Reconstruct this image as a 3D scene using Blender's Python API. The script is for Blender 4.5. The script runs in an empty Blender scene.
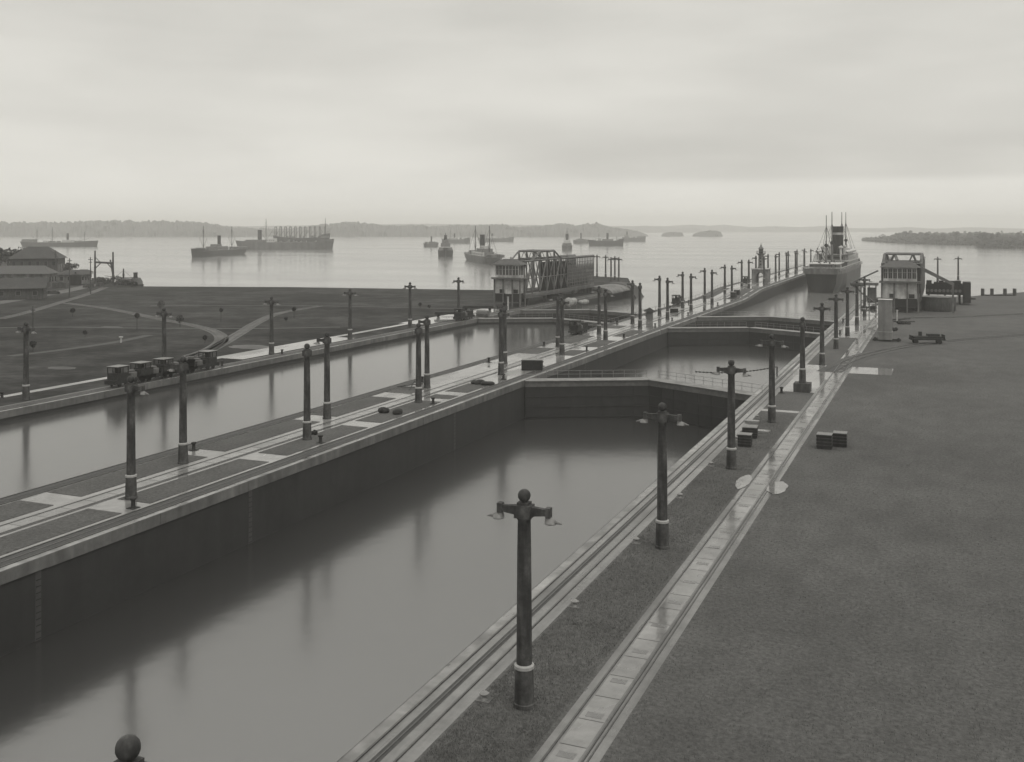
import bpy, math, random
import numpy as np
from mathutils import Vector
R = math.radians
rnd = random.Random(11)
S = bpy.context.scene
C = S.collection

# ------------------------------------------------------------------ camera
H = 22.78                       # camera height above the lock coping
YAW = R(22.78)
CT, ST = math.cos(YAW), math.sin(YAW)
cd = bpy.data.cameras.new('camera'); cam = bpy.data.objects.new('camera', cd); C.objects.link(cam)
cam.location = (0, 0, H); cam.rotation_euler = (R(90), 0, YAW)
cd.sensor_width = 36; cd.lens = 36; cd.shift_y = -(381 - 227.5) / 1024
cd.clip_start = 0.5; cd.clip_end = 40000
S.camera = cam

# ------------------------------------------------------------------ sky, sun, exposure
SUN_EL, SUN_AZ = R(52), R(120)   # azimuth measured clockwise from +Y
W = bpy.data.worlds.new('World'); S.world = W; W.use_nodes = True
nt = W.node_tree; nt.nodes.clear()
def wn(t, **k):
    n = nt.nodes.new(t)
    for a, b in k.items(): setattr(n, a, b)
    return n
out = wn('ShaderNodeOutputWorld'); bg = wn('ShaderNodeBackground'); bg.inputs['Strength'].default_value = 0.1
sky = wn('ShaderNodeTexSky', sky_type='NISHITA', sun_disc=False, sun_elevation=SUN_EL, sun_rotation=SUN_AZ,
         air_density=1.0, dust_density=5.0)
bw = wn('ShaderNodeRGBToBW'); nt.links.new(sky.outputs[0], bw.inputs[0])
tc = wn('ShaderNodeTexCoord')
def cloud(scale, sz, detail, lo, hi, a, b, off=0):
    mp = wn('ShaderNodeMapping'); mp.inputs['Scale'].default_value = (scale, scale, sz); mp.inputs['Location'].default_value = (off, 0, 0)
    nt.links.new(tc.outputs['Generated'], mp.inputs[0])
    n = wn('ShaderNodeTexNoise'); n.inputs['Scale'].default_value = 1; n.inputs['Detail'].default_value = detail
    nt.links.new(mp.outputs[0], n.inputs['Vector'])
    r = wn('ShaderNodeMapRange', interpolation_type='SMOOTHSTEP'); r.inputs[1].default_value = lo; r.inputs[2].default_value = hi
    r.inputs[3].default_value = a; r.inputs[4].default_value = b
    nt.links.new(n.outputs[0], r.inputs[0]); return r.outputs[0]
def wmath(op, a, b):
    n = wn('ShaderNodeMath', operation=op)
    for i, v in enumerate((a, b)):
        if isinstance(v, (int, float)): n.inputs[i].default_value = v
        else: nt.links.new(v, n.inputs[i])
    return n.outputs[0]
c1 = cloud(2.2, 13, 5, .35, .7, 1.02, .90)
c2 = cloud(6.0, 22, 9, .3, .75, 1.03, .95, 4.2)
cl = wmath('MULTIPLY', c1, c2)
sep = wn('ShaderNodeSeparateXYZ'); nt.links.new(tc.outputs['Generated'], sep.inputs[0])
el = wn('ShaderNodeFloatCurve'); nt.links.new(sep.outputs[2], el.inputs['Value'])
cv = el.mapping.curves[0]; cv.points[0].location = (0, .60); cv.points[1].location = (1, .82)
for q_ in ((.06, .52), (.12, .48), (.24, .455), (.45, .66)): cv.points.new(*q_)
el.mapping.update()
cl = wmath('MULTIPLY', cl, wmath('MULTIPLY', el.outputs[0], 10.0))
def ramp01(src, a, b, lo=0.0, hi=1.0):
    r = wn('ShaderNodeMapRange', interpolation_type='SMOOTHSTEP'); nt.links.new(src, r.inputs[0])
    r.inputs[1].default_value = a; r.inputs[2].default_value = b; r.inputs[3].default_value = lo; r.inputs[4].default_value = hi; return r.outputs[0]
# a low bank of cloud over the far lake, ahead and to the right
band = wmath('MULTIPLY', ramp01(sep.outputs[2], .040, .050), ramp01(sep.outputs[2], .06, .13, 1, 0))
band = wmath('MULTIPLY', band, wmath('MULTIPLY', ramp01(sep.outputs[0], -.55, -.22), ramp01(sep.outputs[0], -.02, .2, 1, 0)))
band = wmath('MULTIPLY', band, cloud(3.0, 20, 4, .25, .6, .5, 1.0, 9.1))
cl = wmath('MULTIPLY', cl, wmath('SUBTRACT', 1.0, wmath('MULTIPLY', band, .22)))
tot = wmath('ADD', wmath('MULTIPLY', cl, 0.93), wmath('MULTIPLY', wmath('MINIMUM', bw.outputs[0], 9.0), 0.05))
comb = wn('ShaderNodeVectorMath', operation='SCALE'); comb.inputs[0].default_value = (1.0, 0.981, 0.915)
nt.links.new(tot, comb.inputs['Scale']); nt.links.new(comb.outputs[0], bg.inputs['Color'])
nt.links.new(bg.outputs[0], out.inputs[0])
ld = bpy.data.lights.new('sun', 'SUN'); ld.energy = 0.55; ld.angle = R(25); ld.color = (1, .97, .9)
sun = bpy.data.objects.new('sun', ld); C.objects.link(sun)
sd = Vector((math.sin(SUN_AZ) * math.cos(SUN_EL), math.cos(SUN_AZ) * math.cos(SUN_EL), math.sin(SUN_EL)))
sun.rotation_euler = sd.to_track_quat('Z', 'Y').to_euler()
S.view_settings.view_transform = 'Standard'; S.view_settings.look = 'None'
S.view_settings.exposure = 0.68; S.view_settings.gamma = 1.0; S.view_settings.use_curve_mapping = False
S.render.engine = 'CYCLES'
S.cycles.volume_bounces = 1; S.cycles.max_bounces = 6; S.cycles.caustics_reflective = False; S.cycles.caustics_refractive = False

# ------------------------------------------------------------------ survey helper: plan position of a spot seen at (px, py) at height z
def at(px, py, z=0.0):
    v = py - 227.5; u = px - 942.0; h = H - z
    x = u / v * h * CT; d = 1024 * h / v
    return Vector((x, (d + x * ST) / CT, z))
def row(px, X, z=0.0):           # a spot on a row parallel to the lock at offset X
    m = X / ((H - z) * CT); v = (px - 942.0) / m; d = 1024 * (H - z) / v
    return Vector((X, (d + X * ST) / CT, z))
LAKE = -3.0

# ------------------------------------------------------------------ materials
TINT = (1.0, 0.996, 0.985)
MATS = {}
def mat(name, lo, hi=None, rough=.7, scale=1.0, bump=0.0, stretch=(1, 1, 1), wet=None, ior=1.45, detail=8, bscale=None, metallic=0,
        big=None, streak=None):
    if name in MATS: return MATS[name]
    m = bpy.data.materials.new(name); m.use_nodes = True; t = m.node_tree; N = t.nodes; L = t.links
    b = N['Principled BSDF']; hi = lo if hi is None else hi
    co = N.new('ShaderNodeTexCoord'); mp = N.new('ShaderNodeMapping'); mp.inputs['Scale'].default_value = stretch
    L.new(co.outputs['Object'], mp.inputs[0])
    n = N.new('ShaderNodeTexNoise'); n.inputs['Scale'].default_value = scale; n.inputs['Detail'].default_value = detail
    n.inputs['Roughness'].default_value = .65
    L.new(mp.outputs[0], n.inputs['Vector'])
    r = N.new('ShaderNodeMapRange'); r.inputs[1].default_value = .3; r.inputs[2].default_value = .7
    r.inputs[3].default_value = lo; r.inputs[4].default_value = hi; L.new(n.outputs[0], r.inputs[0])
    val = r.outputs[0]
    def extra(sc, st, amp, thr=(.35, .65)):
        nonlocal val
        mp2 = N.new('ShaderNodeMapping'); mp2.inputs['Scale'].default_value = st; L.new(co.outputs['Object'], mp2.inputs[0])
        n2 = N.new('ShaderNodeTexNoise'); n2.inputs['Scale'].default_value = sc; n2.inputs['Detail'].default_value = 5
        L.new(mp2.outputs[0], n2.inputs['Vector'])
        r2 = N.new('ShaderNodeMapRange'); r2.inputs[1].default_value = thr[0]; r2.inputs[2].default_value = thr[1]
        r2.inputs[3].default_value = 1 - amp; r2.inputs[4].default_value = 1 + amp * .5; L.new(n2.outputs[0], r2.inputs[0])
        mu = N.new('ShaderNodeMath'); mu.operation = 'MULTIPLY'; L.new(val, mu.inputs[0]); L.new(r2.outputs[0], mu.inputs[1]); val = mu.outputs[0]
    if big: extra(big[0], (1, 1, 1), big[1])
    if streak: extra(streak[0], streak[1], streak[2])
    vm = N.new('ShaderNodeVectorMath'); vm.operation = 'SCALE'; vm.inputs[0].default_value = TINT
    L.new(val, vm.inputs['Scale']); L.new(vm.outputs[0], b.inputs['Base Color'])
    b.inputs['Roughness'].default_value = rough; b.inputs['IOR'].default_value = ior; b.inputs['Metallic'].default_value = metallic
    if wet:   # (scale, lo, hi, wet roughness)
        mp3 = N.new('ShaderNodeMapping'); mp3.inputs['Scale'].default_value = (1, .35, 1); L.new(co.outputs['Object'], mp3.inputs[0])
        n3 = N.new('ShaderNodeTexNoise'); n3.inputs['Scale'].default_value = wet[0]; n3.inputs['Detail'].default_value = 6
        L.new(mp3.outputs[0], n3.inputs['Vector'])
        r3 = N.new('ShaderNodeMapRange'); r3.inputs[1].default_value = wet[1]; r3.inputs[2].default_value = wet[2]
        r3.inputs[3].default_value = rough; r3.inputs[4].default_value = wet[3]; L.new(n3.outputs[0], r3.inputs[0])
        L.new(r3.outputs[0], b.inputs['Roughness'])
    if bump:
        bn = N.new('ShaderNodeBump'); bn.inputs['Strength'].default_value = 1.0; bn.inputs['Distance'].default_value = bump
        nb = N.new('ShaderNodeTexNoise'); nb.inputs['Scale'].default_value = bscale or scale * 3; nb.inputs['Detail'].default_value = 6
        L.new(mp.outputs[0], nb.inputs['Vector']); L.new(nb.outputs[0], bn.inputs['Height']); L.new(bn.outputs[0], b.inputs['Normal'])
    MATS[name] = m; return m
def water(name, col, rough, bump, ior, scale):
    m = mat(name, col * .92, col * 1.08, rough, .02, ior=ior)
    t = m.node_tree; N = t.nodes; L = t.links; b = N['Principled BSDF']
    co = N.new('ShaderNodeTexCoord'); n = N.new('ShaderNodeTexNoise'); n.inputs['Scale'].default_value = scale; n.inputs['Detail'].default_value = 3
    L.new(co.outputs['Object'], n.inputs['Vector'])
    bn = N.new('ShaderNodeBump'); bn.inputs['Distance'].default_value = bump; L.new(n.outputs[0], bn.inputs['Height']); L.new(bn.outputs[0], b.inputs['Normal'])
    n2 = N.new('ShaderNodeTexNoise'); n2.inputs['Scale'].default_value = .012; n2.inputs['Detail'].default_value = 4
    mp = N.new('ShaderNodeMapping'); mp.inputs['Scale'].default_value = (.25, 1, 1); mp.inputs['Rotation'].default_value = (0, 0, -YAW)
    L.new(co.outputs['Object'], mp.inputs[0]); L.new(mp.outputs[0], n2.inputs['Vector'])
    r = N.new('ShaderNodeMapRange'); r.inputs[1].default_value = .35; r.inputs[2].default_value = .65
    r.inputs[3].default_value = rough * .8; r.inputs[4].default_value = rough * 1.25; L.new(n2.outputs[0], r.inputs[0]); L.new(r.outputs[0], b.inputs['Roughness'])
    return m
M = dict(
    lake=water('lake_water', .14, .14, .03, 1.5, .9),
    cham=water('chamber_water', .028, .165, .014, 2.45, .5),
    hatch=mat('hatch_plate', .075, .12, .35, 3, wet=(.35, .4, .6, .06), ior=1.6),
    bulw=mat('ship_bulwark', .06, .13, .6, .5, streak=(.8, (1, 1, .2), .4)),
    cham2=water('brimming_water', .04, .15, .010, 3.3, .5),
    bed=mat('track_bed_concrete', .085, .16, .42, .6, .004, wet=(.2, .45, .6, .08), big=(.09, .25), streak=(1.5, (1, .05, 1), .3), ior=1.55, bscale=4),
    lawn=mat('lawn', .058, .125, .95, 3.5, .12, big=(.05, .16), detail=14, bscale=6, streak=(.4, (1, .6, 1), .12), ior=1.2),
    field=mat('rough_field', .022, .06, .95, .5, .10, big=(.03, .4), detail=12, bscale=3, streak=(.12, (1, 1, 1), .4), ior=1.15),
    blade=mat('grass_blade', .09, .16, .9, .9, ior=1.2),
    concrete=mat('wet_concrete', .14, .25, .35, .6, .004, wet=(.16, .38, .52, .06), big=(.09, .25), ior=1.6, bscale=4),
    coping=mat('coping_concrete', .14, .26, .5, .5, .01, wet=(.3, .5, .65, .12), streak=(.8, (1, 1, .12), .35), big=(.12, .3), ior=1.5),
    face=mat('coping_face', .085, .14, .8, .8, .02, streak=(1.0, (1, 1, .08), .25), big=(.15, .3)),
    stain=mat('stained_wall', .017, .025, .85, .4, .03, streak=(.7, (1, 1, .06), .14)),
    gate=mat('gate_steel', .012, .02, .7, .7, .01, streak=(.9, (1, 1, .08), .15)),
    gatetop=mat('gate_walkway', .12, .2, .55, 1.5, .01, big=(.5, .3)),
    rail=mat('rail_steel', .04, .09, .4, 3, metallic=.3),
    groove=mat('track_groove', .022, .05, .7, 2),
    slab=mat('conduit_slab', .13, .21, .35, 1.2, .006, wet=(.35, .4, .6, .06), big=(.25, .3), ior=1.6),
    lamp=mat('lamp_concrete', .026, .068, .8, 4, .015, big=(1.3, .45), streak=(3.0, (1, 1, .12), .6)),
    lamplight=mat('lamp_collar', .22, .34, .7, 5),
    shade=mat('lamp_shade', .10, .2, .5, 4),
    iron=mat('dark_iron', .010, .03, .8, 3, ior=1.3),
    steel=mat('grey_steel', .065, .12, .6, 1.5, big=(.3, .3)),
    pale=mat('pale_paint', .30, .45, .6, 1.5, big=(.4, .3), streak=(1, (1, 1, .1), .3)),
    midwall=mat('grey_wall', .10, .18, .8, 1.2, big=(.3, .35), streak=(1, (1, 1, .1), .35)),
    cab=mat('cabinet_paint', .12, .18, .8, .8, streak=(1, (1, 1, .1), .3)),
    roof=mat('grey_roof', .05, .085, .8, 2),
    puddle=mat('puddle', .12, .2, .05, .5, ior=1.9),
    darkroof=mat('dark_roof', .025, .05, .8, 1.5, big=(.2, .3)),
    glass=mat('window_glass', .015, .03, .12, 1, ior=1.5),
    hull=mat('ship_hull_black', .015, .03, .55, .3, streak=(.3, (1, 1, .1), .4)),
    hullg=mat('ship_hull_grey', .06, .11, .6, .2, streak=(.3, (1, 1, .1), .3)),
    shipw=mat('ship_white', .34, .5, .6, .5),
    shipm=mat('ship_mid', .08, .16, .6, .5),
    wood=mat('dark_timber', .03, .06, .8, 2, .01, streak=(3, (1, 1, .2), .4)),
    stone=mat('pale_stone', .22, .36, .8, 1.2, .03, big=(.4, .3)),
    road=mat('dirt_road', .055, .10, .8, .5, .02, big=(.1, .4)),
    hill=mat('hill_wood', .03, .07, .95, .012, 0, big=(.004, .35)),
    leaf=mat('leaf', .02, .055, .9, .8, ior=1.2),
    dirt=mat('dark_earth', .035, .06, .9, 1),
)

# ------------------------------------------------------------------ mesh building
class MB:
    def __init__(s): s.v = []; s.f = []
    def add(s, vs, fs):
        o = len(s.v); s.v += [tuple(p) for p in vs]; s.f += [tuple(i + o for i in f) for f in fs]; return s
    def box(s, x0, x1, y0, y1, z0, z1):
        return s.add([(x0, y0, z0), (x1, y0, z0), (x1, y1, z0), (x0, y1, z0), (x0, y0, z1), (x1, y0, z1), (x1, y1, z1), (x0, y1, z1)],
                     [(0, 3, 2, 1), (4, 5, 6, 7), (0, 1, 5, 4), (1, 2, 6, 5), (2, 3, 7, 6), (3, 0, 4, 7)])
    def cbox(s, c, d):
        return s.box(c[0] - d[0] / 2, c[0] + d[0] / 2, c[1] - d[1] / 2, c[1] + d[1] / 2, c[2] - d[2] / 2, c[2] + d[2] / 2)
    def tube(s, a, b, r0, r1=None, n=8):
        r1 = r0 if r1 is None else r1
        a = Vector(a); b = Vector(b); d = (b - a).normalized()
        up = Vector((0, 0, 1)) if abs(d.z) < .95 else Vector((1, 0, 0))
        e = d.cross(up).normalized(); g = e.cross(d)
        vs = []
        for p, r in ((a, r0), (b, r1)):
            for k in range(n):
                t = 2 * math.pi * k / n; vs.append(p + e * (r * math.cos(t)) + g * (r * math.sin(t)))
        fs = [(k, (k + 1) % n, n + (k + 1) % n, n + k) for k in range(n)] + [tuple(range(n - 1, -1, -1)), tuple(range(n, 2 * n))]
        return s.add(vs, fs)
    def bar(s, a, b, w): return s.tube(a, b, w * .7, n=4)
    def lathe(s, prof, n=16, c=(0, 0, 0)):
        vs = []; fs = []
        for r, z in prof:
            for k in range(n):
                t = 2 * math.pi * k / n; vs.append((c[0] + r * math.cos(t), c[1] + r * math.sin(t), c[2] + z))
        for i in range(len(prof) - 1):
            for k in range(n):
                fs.append((i * n + k, i * n + (k + 1) % n, (i + 1) * n + (k + 1) % n, (i + 1) * n + k))
        fs.append(tuple(range(n - 1, -1, -1))); fs.append(tuple(range((len(prof) - 1) * n, len(prof) * n)))
        return s.add(vs, fs)
    def ball(s, c, r, n=14, m=9, sz=1):
        return s.lathe([(max(.01, r * math.sin(math.pi * i / m)), -r * sz * math.cos(math.pi * i / m)) for i in range(m + 1)], n, c)
    def strip(s, x0, x1, path, th=.0):
        """sheet (or slab of thickness th) between two offsets, following (y, z) stations"""
        vs = []; fs = []
        for y, z in path: vs += [(x0, y, z), (x1, y, z)]
        for i in range(len(path) - 1): fs.append((2 * i, 2 * i + 1, 2 * i + 3, 2 * i + 2))
        if th:
            k = len(vs); vs += [(x, y, z - th) for x, y, z in vs[:k]]
            for i in range(len(path) - 1):
                a = 2 * i
                fs += [(k + a, k + a + 2, k + a + 3, k + a + 1), (a, a + 2, k + a + 2, k + a), (a + 1, k + a + 1, k + a + 3, a + 3)]
            e = k - 2; fs += [(0, k, k + 1, 1), (e, e + 1, k + e + 1, k + e)]
        return s.add(vs, fs)
    def ribbon(s, pts, w, z=0.0):
        P = [Vector((p[0], p[1], 0)) for p in pts]; vs = []; fs = []
        for i, p in enumerate(P):
            d = (P[min(i + 1, len(P) - 1)] - P[max(i - 1, 0)]).normalized(); n = Vector((-d.y, d.x, 0))
            zz = pts[i][2] + z if len(pts[i]) > 2 else z
            vs += [(p.x + n.x * w / 2, p.y + n.y * w / 2, zz), (p.x - n.x * w / 2, p.y - n.y * w / 2, zz)]
        for i in range(len(P) - 1): fs.append((2 * i, 2 * i + 1, 2 * i + 3, 2 * i + 2))
        return s.add(vs, fs)
    def poly(s, pts, z0, z1):
        n = len(pts); vs = [(p[0], p[1], z0) for p in pts] + [(p[0], p[1], z1) for p in pts]
        return s.add(vs, [tuple(range(n - 1, -1, -1)), tuple(range(n, 2 * n))] + [(i, (i + 1) % n, n + (i + 1) % n, n + i) for i in range(n)])
    def prism(s, prof, axis, a, b):
        """profile in the plane normal to axis ('x': (y,z), 'y': (x,z)) extruded from a to b"""
        n = len(prof); mk = (lambda q, t: (t, q[0], q[1])) if axis == 'x' else (lambda q, t: (q[0], t, q[1]))
        return s.add([mk(q, a) for q in prof] + [mk(q, b) for q in prof],
                     [tuple(range(n - 1, -1, -1)), tuple(range(n, 2 * n))] + [(i, (i + 1) % n, n + (i + 1) % n, n + i) for i in range(n)])
    def build(s, name, m, parent=None, smooth=False, label=None):
        me = bpy.data.meshes.new(name); me.from_pydata(s.v, [], s.f)
        me.materials.append(M[m] if isinstance(m, str) else m)
        import bmesh
        bm = bmesh.new(); bm.from_mesh(me); bmesh.ops.recalc_face_normals(bm, faces=bm.faces); bm.to_mesh(me); bm.free()
        if smooth:
            me.polygons.foreach_set('use_smooth', [True] * len(me.polygons))
            try: me.set_sharp_from_angle(angle=R(40))
            except Exception: pass
        o = bpy.data.objects.new(name, me); C.objects.link(o)
        if parent: o.parent = parent
        if label: o['label'] = label
        return o
def tag(o, label=None, cat=None, group=None, kind=None):
    if label: o['label'] = label
    if cat: o['category'] = cat
    if group: o['group'] = group
    if kind: o['kind'] = kind
    return o
def thing(name, label, cat, loc=(0, 0, 0), rz=0, group=None):
    o = bpy.data.objects.new(name, None); C.objects.link(o); o.empty_display_size = .2
    o.location = loc; o.rotation_euler = (0, 0, rz); return tag(o, label, cat, group)
def struct(mb, name, m, label, cat='ground'):
    o = mb.build(name, m); return tag(o, label, cat, kind='structure')
def copy_tree(o, parent=None):
    c = o.copy(); C.objects.link(c)
    if parent: c.parent = parent
    for ch in [x for x in list(bpy.data.objects) if x.parent == o]: copy_tree(ch, c)
    return c
def place(proto, used, label, loc, rz=0, group=None):
    o = proto if not used[0] else copy_tree(proto)
    used[0] = True
    o.location = loc; o.rotation_euler = (0, 0, rz); o['label'] = label
    if group: o['group'] = group
    return o
ORD = ['nearest', 'second', 'third', 'fourth', 'fifth', 'sixth', 'seventh', 'eighth', 'ninth', 'tenth', 'eleventh', 'twelfth',
       'thirteenth', 'fourteenth', 'fifteenth', 'sixteenth', 'seventeenth', 'eighteenth', 'nineteenth', 'twentieth',
       'twenty-first', 'twenty-second', 'twenty-third', 'twenty-fourth', 'twenty-fifth', 'twenty-sixth', 'twenty-seventh', 'twenty-eighth']
def smoothpath(pts, n=8):
    out = []
    P = [Vector(p) for p in pts]; P = [P[0] * 2 - P[1]] + P + [P[-1] * 2 - P[-2]]
    for i in range(1, len(P) - 2):
        for k in range(n):
            t = k / n; a, b, c, d = P[i - 1], P[i], P[i + 1], P[i + 2]
            out.append(.5 * ((2 * b) + (c - a) * t + (2 * a - 5 * b + 4 * c - d) * t * t + (3 * b - a - 3 * c + d) * t ** 3))
    out.append(P[-2]); return out

# ================================================================== SETTING
XR, XC1, XC2, XL = -23.8, -57.4, -73.1, -107.2      # chamber edges
G1, G2, G3 = 141.5, 228.0, 258.0                    # right lock gates
GA, GB = 233.0, 262.0                               # left lock gates
NEAR = -70.0
# lake: one sheet to the horizon, starting behind the last gates
mb = MB(); mb.add([(-9000, 256, LAKE), (9000, 256, LAKE), (9000, 12000, LAKE), (-9000, 12000, LAKE)], [(0, 1, 2, 3)])
lk = struct(mb, 'lake', 'lake', 'broad calm pale lake behind the locks', 'water')
for n_, x0, x1, y0, y1, z, lab in (
    ('water', XC1 - .2, XR + .2, NEAR, G1 + 9, -5.7, 'calm dark-edged water in the near right-hand lock chamber'),
    ('water', XC1 - .2, XR + .2, G1 + 9.02, G2 + 9, -4.1, 'water in the short chamber between the two closed gates'),
    ('water', XC1 - .2, XR + .2, G2 + 9.02, 255.9, -6.0, 'dark water between the two upper right-hand gates'),
    ('water', XL - .2, XC2 + .2, NEAR, GA + 9, -1.35, 'bright brimming water in the left-hand lock chamber'),
    ('water', XL - .2, XC2 + .2, GA + 9.02, 255.9, -7.0, 'dark low water between the two left-hand gates')):  # level dropped so this water mirrors the dark gate walls
    m_ = MB(); m_.add([(x0, y0, z), (x1, y0, z), (x1, y1, z), (x0, y1, z)], [(0, 1, 2, 3)])
    struct(m_, n_, 'cham2' if 'brimming' in lab else 'cham', lab, 'water')

def bank(shore, inner, name, label):
    """land slab: polygon in plan with a sloping shore"""
    pts = shore + inner; n = len(pts)
    vs = [(p[0], p[1], 0) for p in pts]; fs = [tuple(range(n))]
    k = len(shore)
    cx = sum(p[0] for p in pts) / n; cy = sum(p[1] for p in pts) / n
    for p in shore:
        d = Vector((p[0] - cx, p[1] - cy)).normalized(); vs.append((p[0] + d.x * 2, p[1] + d.y * 9, -5))
    for i in range(k - 1): fs.append((i, i + 1, n + i + 1, n + i))
    m_ = MB(); m_.add(vs, fs); o = struct(m_, name, 'field' if name == 'ground' else 'lawn', label, 'ground'); return o
A = at
# left bank
sh = [(XL, 366), (-113, 380), tuple(A(626, 283)[:2]), tuple(A(628, 278)[:2]), tuple(A(592, 276)[:2]), tuple(A(570, 284)[:2]), tuple(A(530, 288)[:2]), tuple(A(490, 290)[:2]), tuple(A(300, 287.2)[:2]),
      tuple(A(138, 286.3)[:2]), tuple(A(118, 283)[:2]), tuple(A(100, 279)[:2]), tuple(A(70, 275)[:2]), tuple(A(50, 269)[:2]), tuple(A(20, 258)[:2]), tuple(A(-60, 250)[:2]), (-1400, 700)]
bank(sh, [(-1400, NEAR), (XL, NEAR)], 'ground', 'rough dark grassy field left of the locks')
# right bank
shr = [(1200, 900), (200, 600), (60, 450), (26.7, 403), (8.8, 372), (-6, 360), (XR, 352)]
bank(shr, [(XR, NEAR), (1200, NEAR)], 'lawn', 'wide mown lawn to the right of the locks')

# ---- lock walls
def wall(name, label, x0, x1, path, faces):
    """solid concrete wall: dark body, pale coping course of separate blocks on the chamber sides"""
    t = thing(name, label, 'wall', ((x0 + x1) / 2, path[0][0], 0)); ox, oy = t.location.x, t.location.y
    pl = [(y - oy, z) for y, z in path]
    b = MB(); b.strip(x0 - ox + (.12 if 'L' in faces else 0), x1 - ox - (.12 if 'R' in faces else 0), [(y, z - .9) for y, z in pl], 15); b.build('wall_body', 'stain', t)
    d = MB(); d.strip(x0 - ox + .6, x1 - ox - .6, [(y, z - .012) for y, z in pl], .88); d.build('deck', 'concrete', t)
    c = MB(); rr = random.Random(5)
    def zat(y):
        for (a, za), (b_, zb) in zip(pl, pl[1:]):
            if a <= y <= b_: return za + (zb - za) * (y - a) / (b_ - a)
        return pl[-1][1]
    for sgn, on in (('L', x0), ('R', x1)):
        if sgn not in faces: continue
        y = pl[0][0]
        while y < pl[-1][0] - .5:
            y2 = min(y + 11.2, pl[-1][0])
            brk = [y] + [a for a, _ in pl if y < a < y2] + [y2 - (.02 if rr.random() < .85 else .12)]
            j = rr.uniform(-.015, .015)
            xa = on - ox + j if sgn == 'L' else on - ox - .62
            xb = on - ox + .62 if sgn == 'L' else on - ox + j
            c.strip(xa, xb, [(q, zat(q)) for q in brk], .9 + rr.uniform(-.03, .06)); y = y2
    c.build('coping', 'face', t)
    for sgn, on in (('L', x0), ('R', x1)):
        if sgn in faces:
            xa = on - ox + .07 if sgn == 'L' else on - ox - .72
            w_ = MB(); w_.strip(xa, xa + .65, [(y, z + .004) for y, z in pl]); w_.build('coping_bright_top', 'coping', t)  # paler sheet over the blocks puts the top's brightness into the colour
    return t
flat = [(NEAR, 0), (352, 0)]
ramp = [(NEAR, 0), (324, 0), (332, .15), (345, .75), (358, 1.35), (366, 1.5), (620, 1.5)]
wall('lock_wall', 'right-hand lock wall edging the lawn, with pale coping', XR, -17, [(NEAR, .004), (351, .004)], 'L')
wall('centre_wall', 'broad centre wall between the two chambers, rising to a ramp by the lighthouse', XC2, XC1, ramp, 'LR')
wall('lock_wall', 'left-hand lock wall beside the rough field and locomotives', XL - 4, XL, [(NEAR, .004), (366, .004)], 'R')

cwall = [o for o in bpy.data.objects if o.name == 'centre_wall'][0]
for y_ in (52.5, 76, 118, 170, 212):
    rec = MB(); rec.box(-.35, .35, -.25, .25, -9.5, -.93)
    r_ = rec.build('ladder_recess', 'dirt', cwall); r_.location = (XC1 - .12 - cwall.location.x - .33, y_ - NEAR, 0)
    lad = MB()
    for k in range(18): lad.box(.351, .39, -.2, .2, -9.2 + k * .45, -9.15 + k * .45)
    lad.build('ladder_rung', 'iron', r_)
# ---- paving, tracks
def zpath(path, y0, y1, dz):
    def z(y):
        for (a, za), (b, zb) in zip(path, path[1:]):
            if a <= y <= b: return za + (zb - za) * (y - a) / (b - a)
        return path[-1][1]
    ys = [y0] + [a for a, _ in path if y0 < a < y1] + [y1]
    return [(y, z(y) + dz) for y in ys]
def pave(x0, x1, y0, y1, path, dz, name, m, label, cat='pavement'):
    b = MB(); b.strip(x0, x1, zpath(path, y0, y1, dz)); return struct(b, name, m, label, cat)
FR = [(NEAR, 0), (352, 0)]
pave(-23.15, -20.75, NEAR, 340, FR, .006, 'pavement', 'bed', 'concrete strip under the right-hand towing track')
pave(-16.2, -13.45, NEAR, 335, FR, .006, 'pavement', 'bed', 'long wet concrete strip of the right-hand return track')
pave(-20.75, -16.2, 146, 176, FR, .008, 'pavement', 'concrete', 'wet concrete apron around the lamp post on a pedestal')
pave(-20.75, -16.2, 222, 338, FR, .008, 'pavement', 'concrete', 'wet concrete deck near the right-hand cabin')
pave(-20.75, -16.2, 129.4, 130.8, FR, .008, 'kerb', 'slab', 'pale concrete cross strip in the narrow lawn')
pave(-13.45, -7.2, 168, 176, FR, .01, 'pavement', 'puddle', 'pale concrete slab beside the curved siding')
def blob(c, rx, ry, z, name, label, m='puddle'):
    b = MB(); n = 28; rr = random.Random(int(c[1]))
    vs = [(c[0] + rx * math.cos(2 * math.pi * k / n) * rr.uniform(.9, 1.1), c[1] + ry * math.sin(2 * math.pi * k / n) * rr.uniform(.9, 1.1), z) for k in range(n)]
    b.add(vs, [tuple(range(n))]); return struct(b, name, m, label, 'pavement')
blob((-13.3, 91.5), .85, 2.3, .05, 'pavement', 'rounded wet concrete patch right of the return track')
blob((-16.4, 92.5), .6, 2.6, .05, 'pavement', 'rounded wet concrete patch left of the return track')

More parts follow.
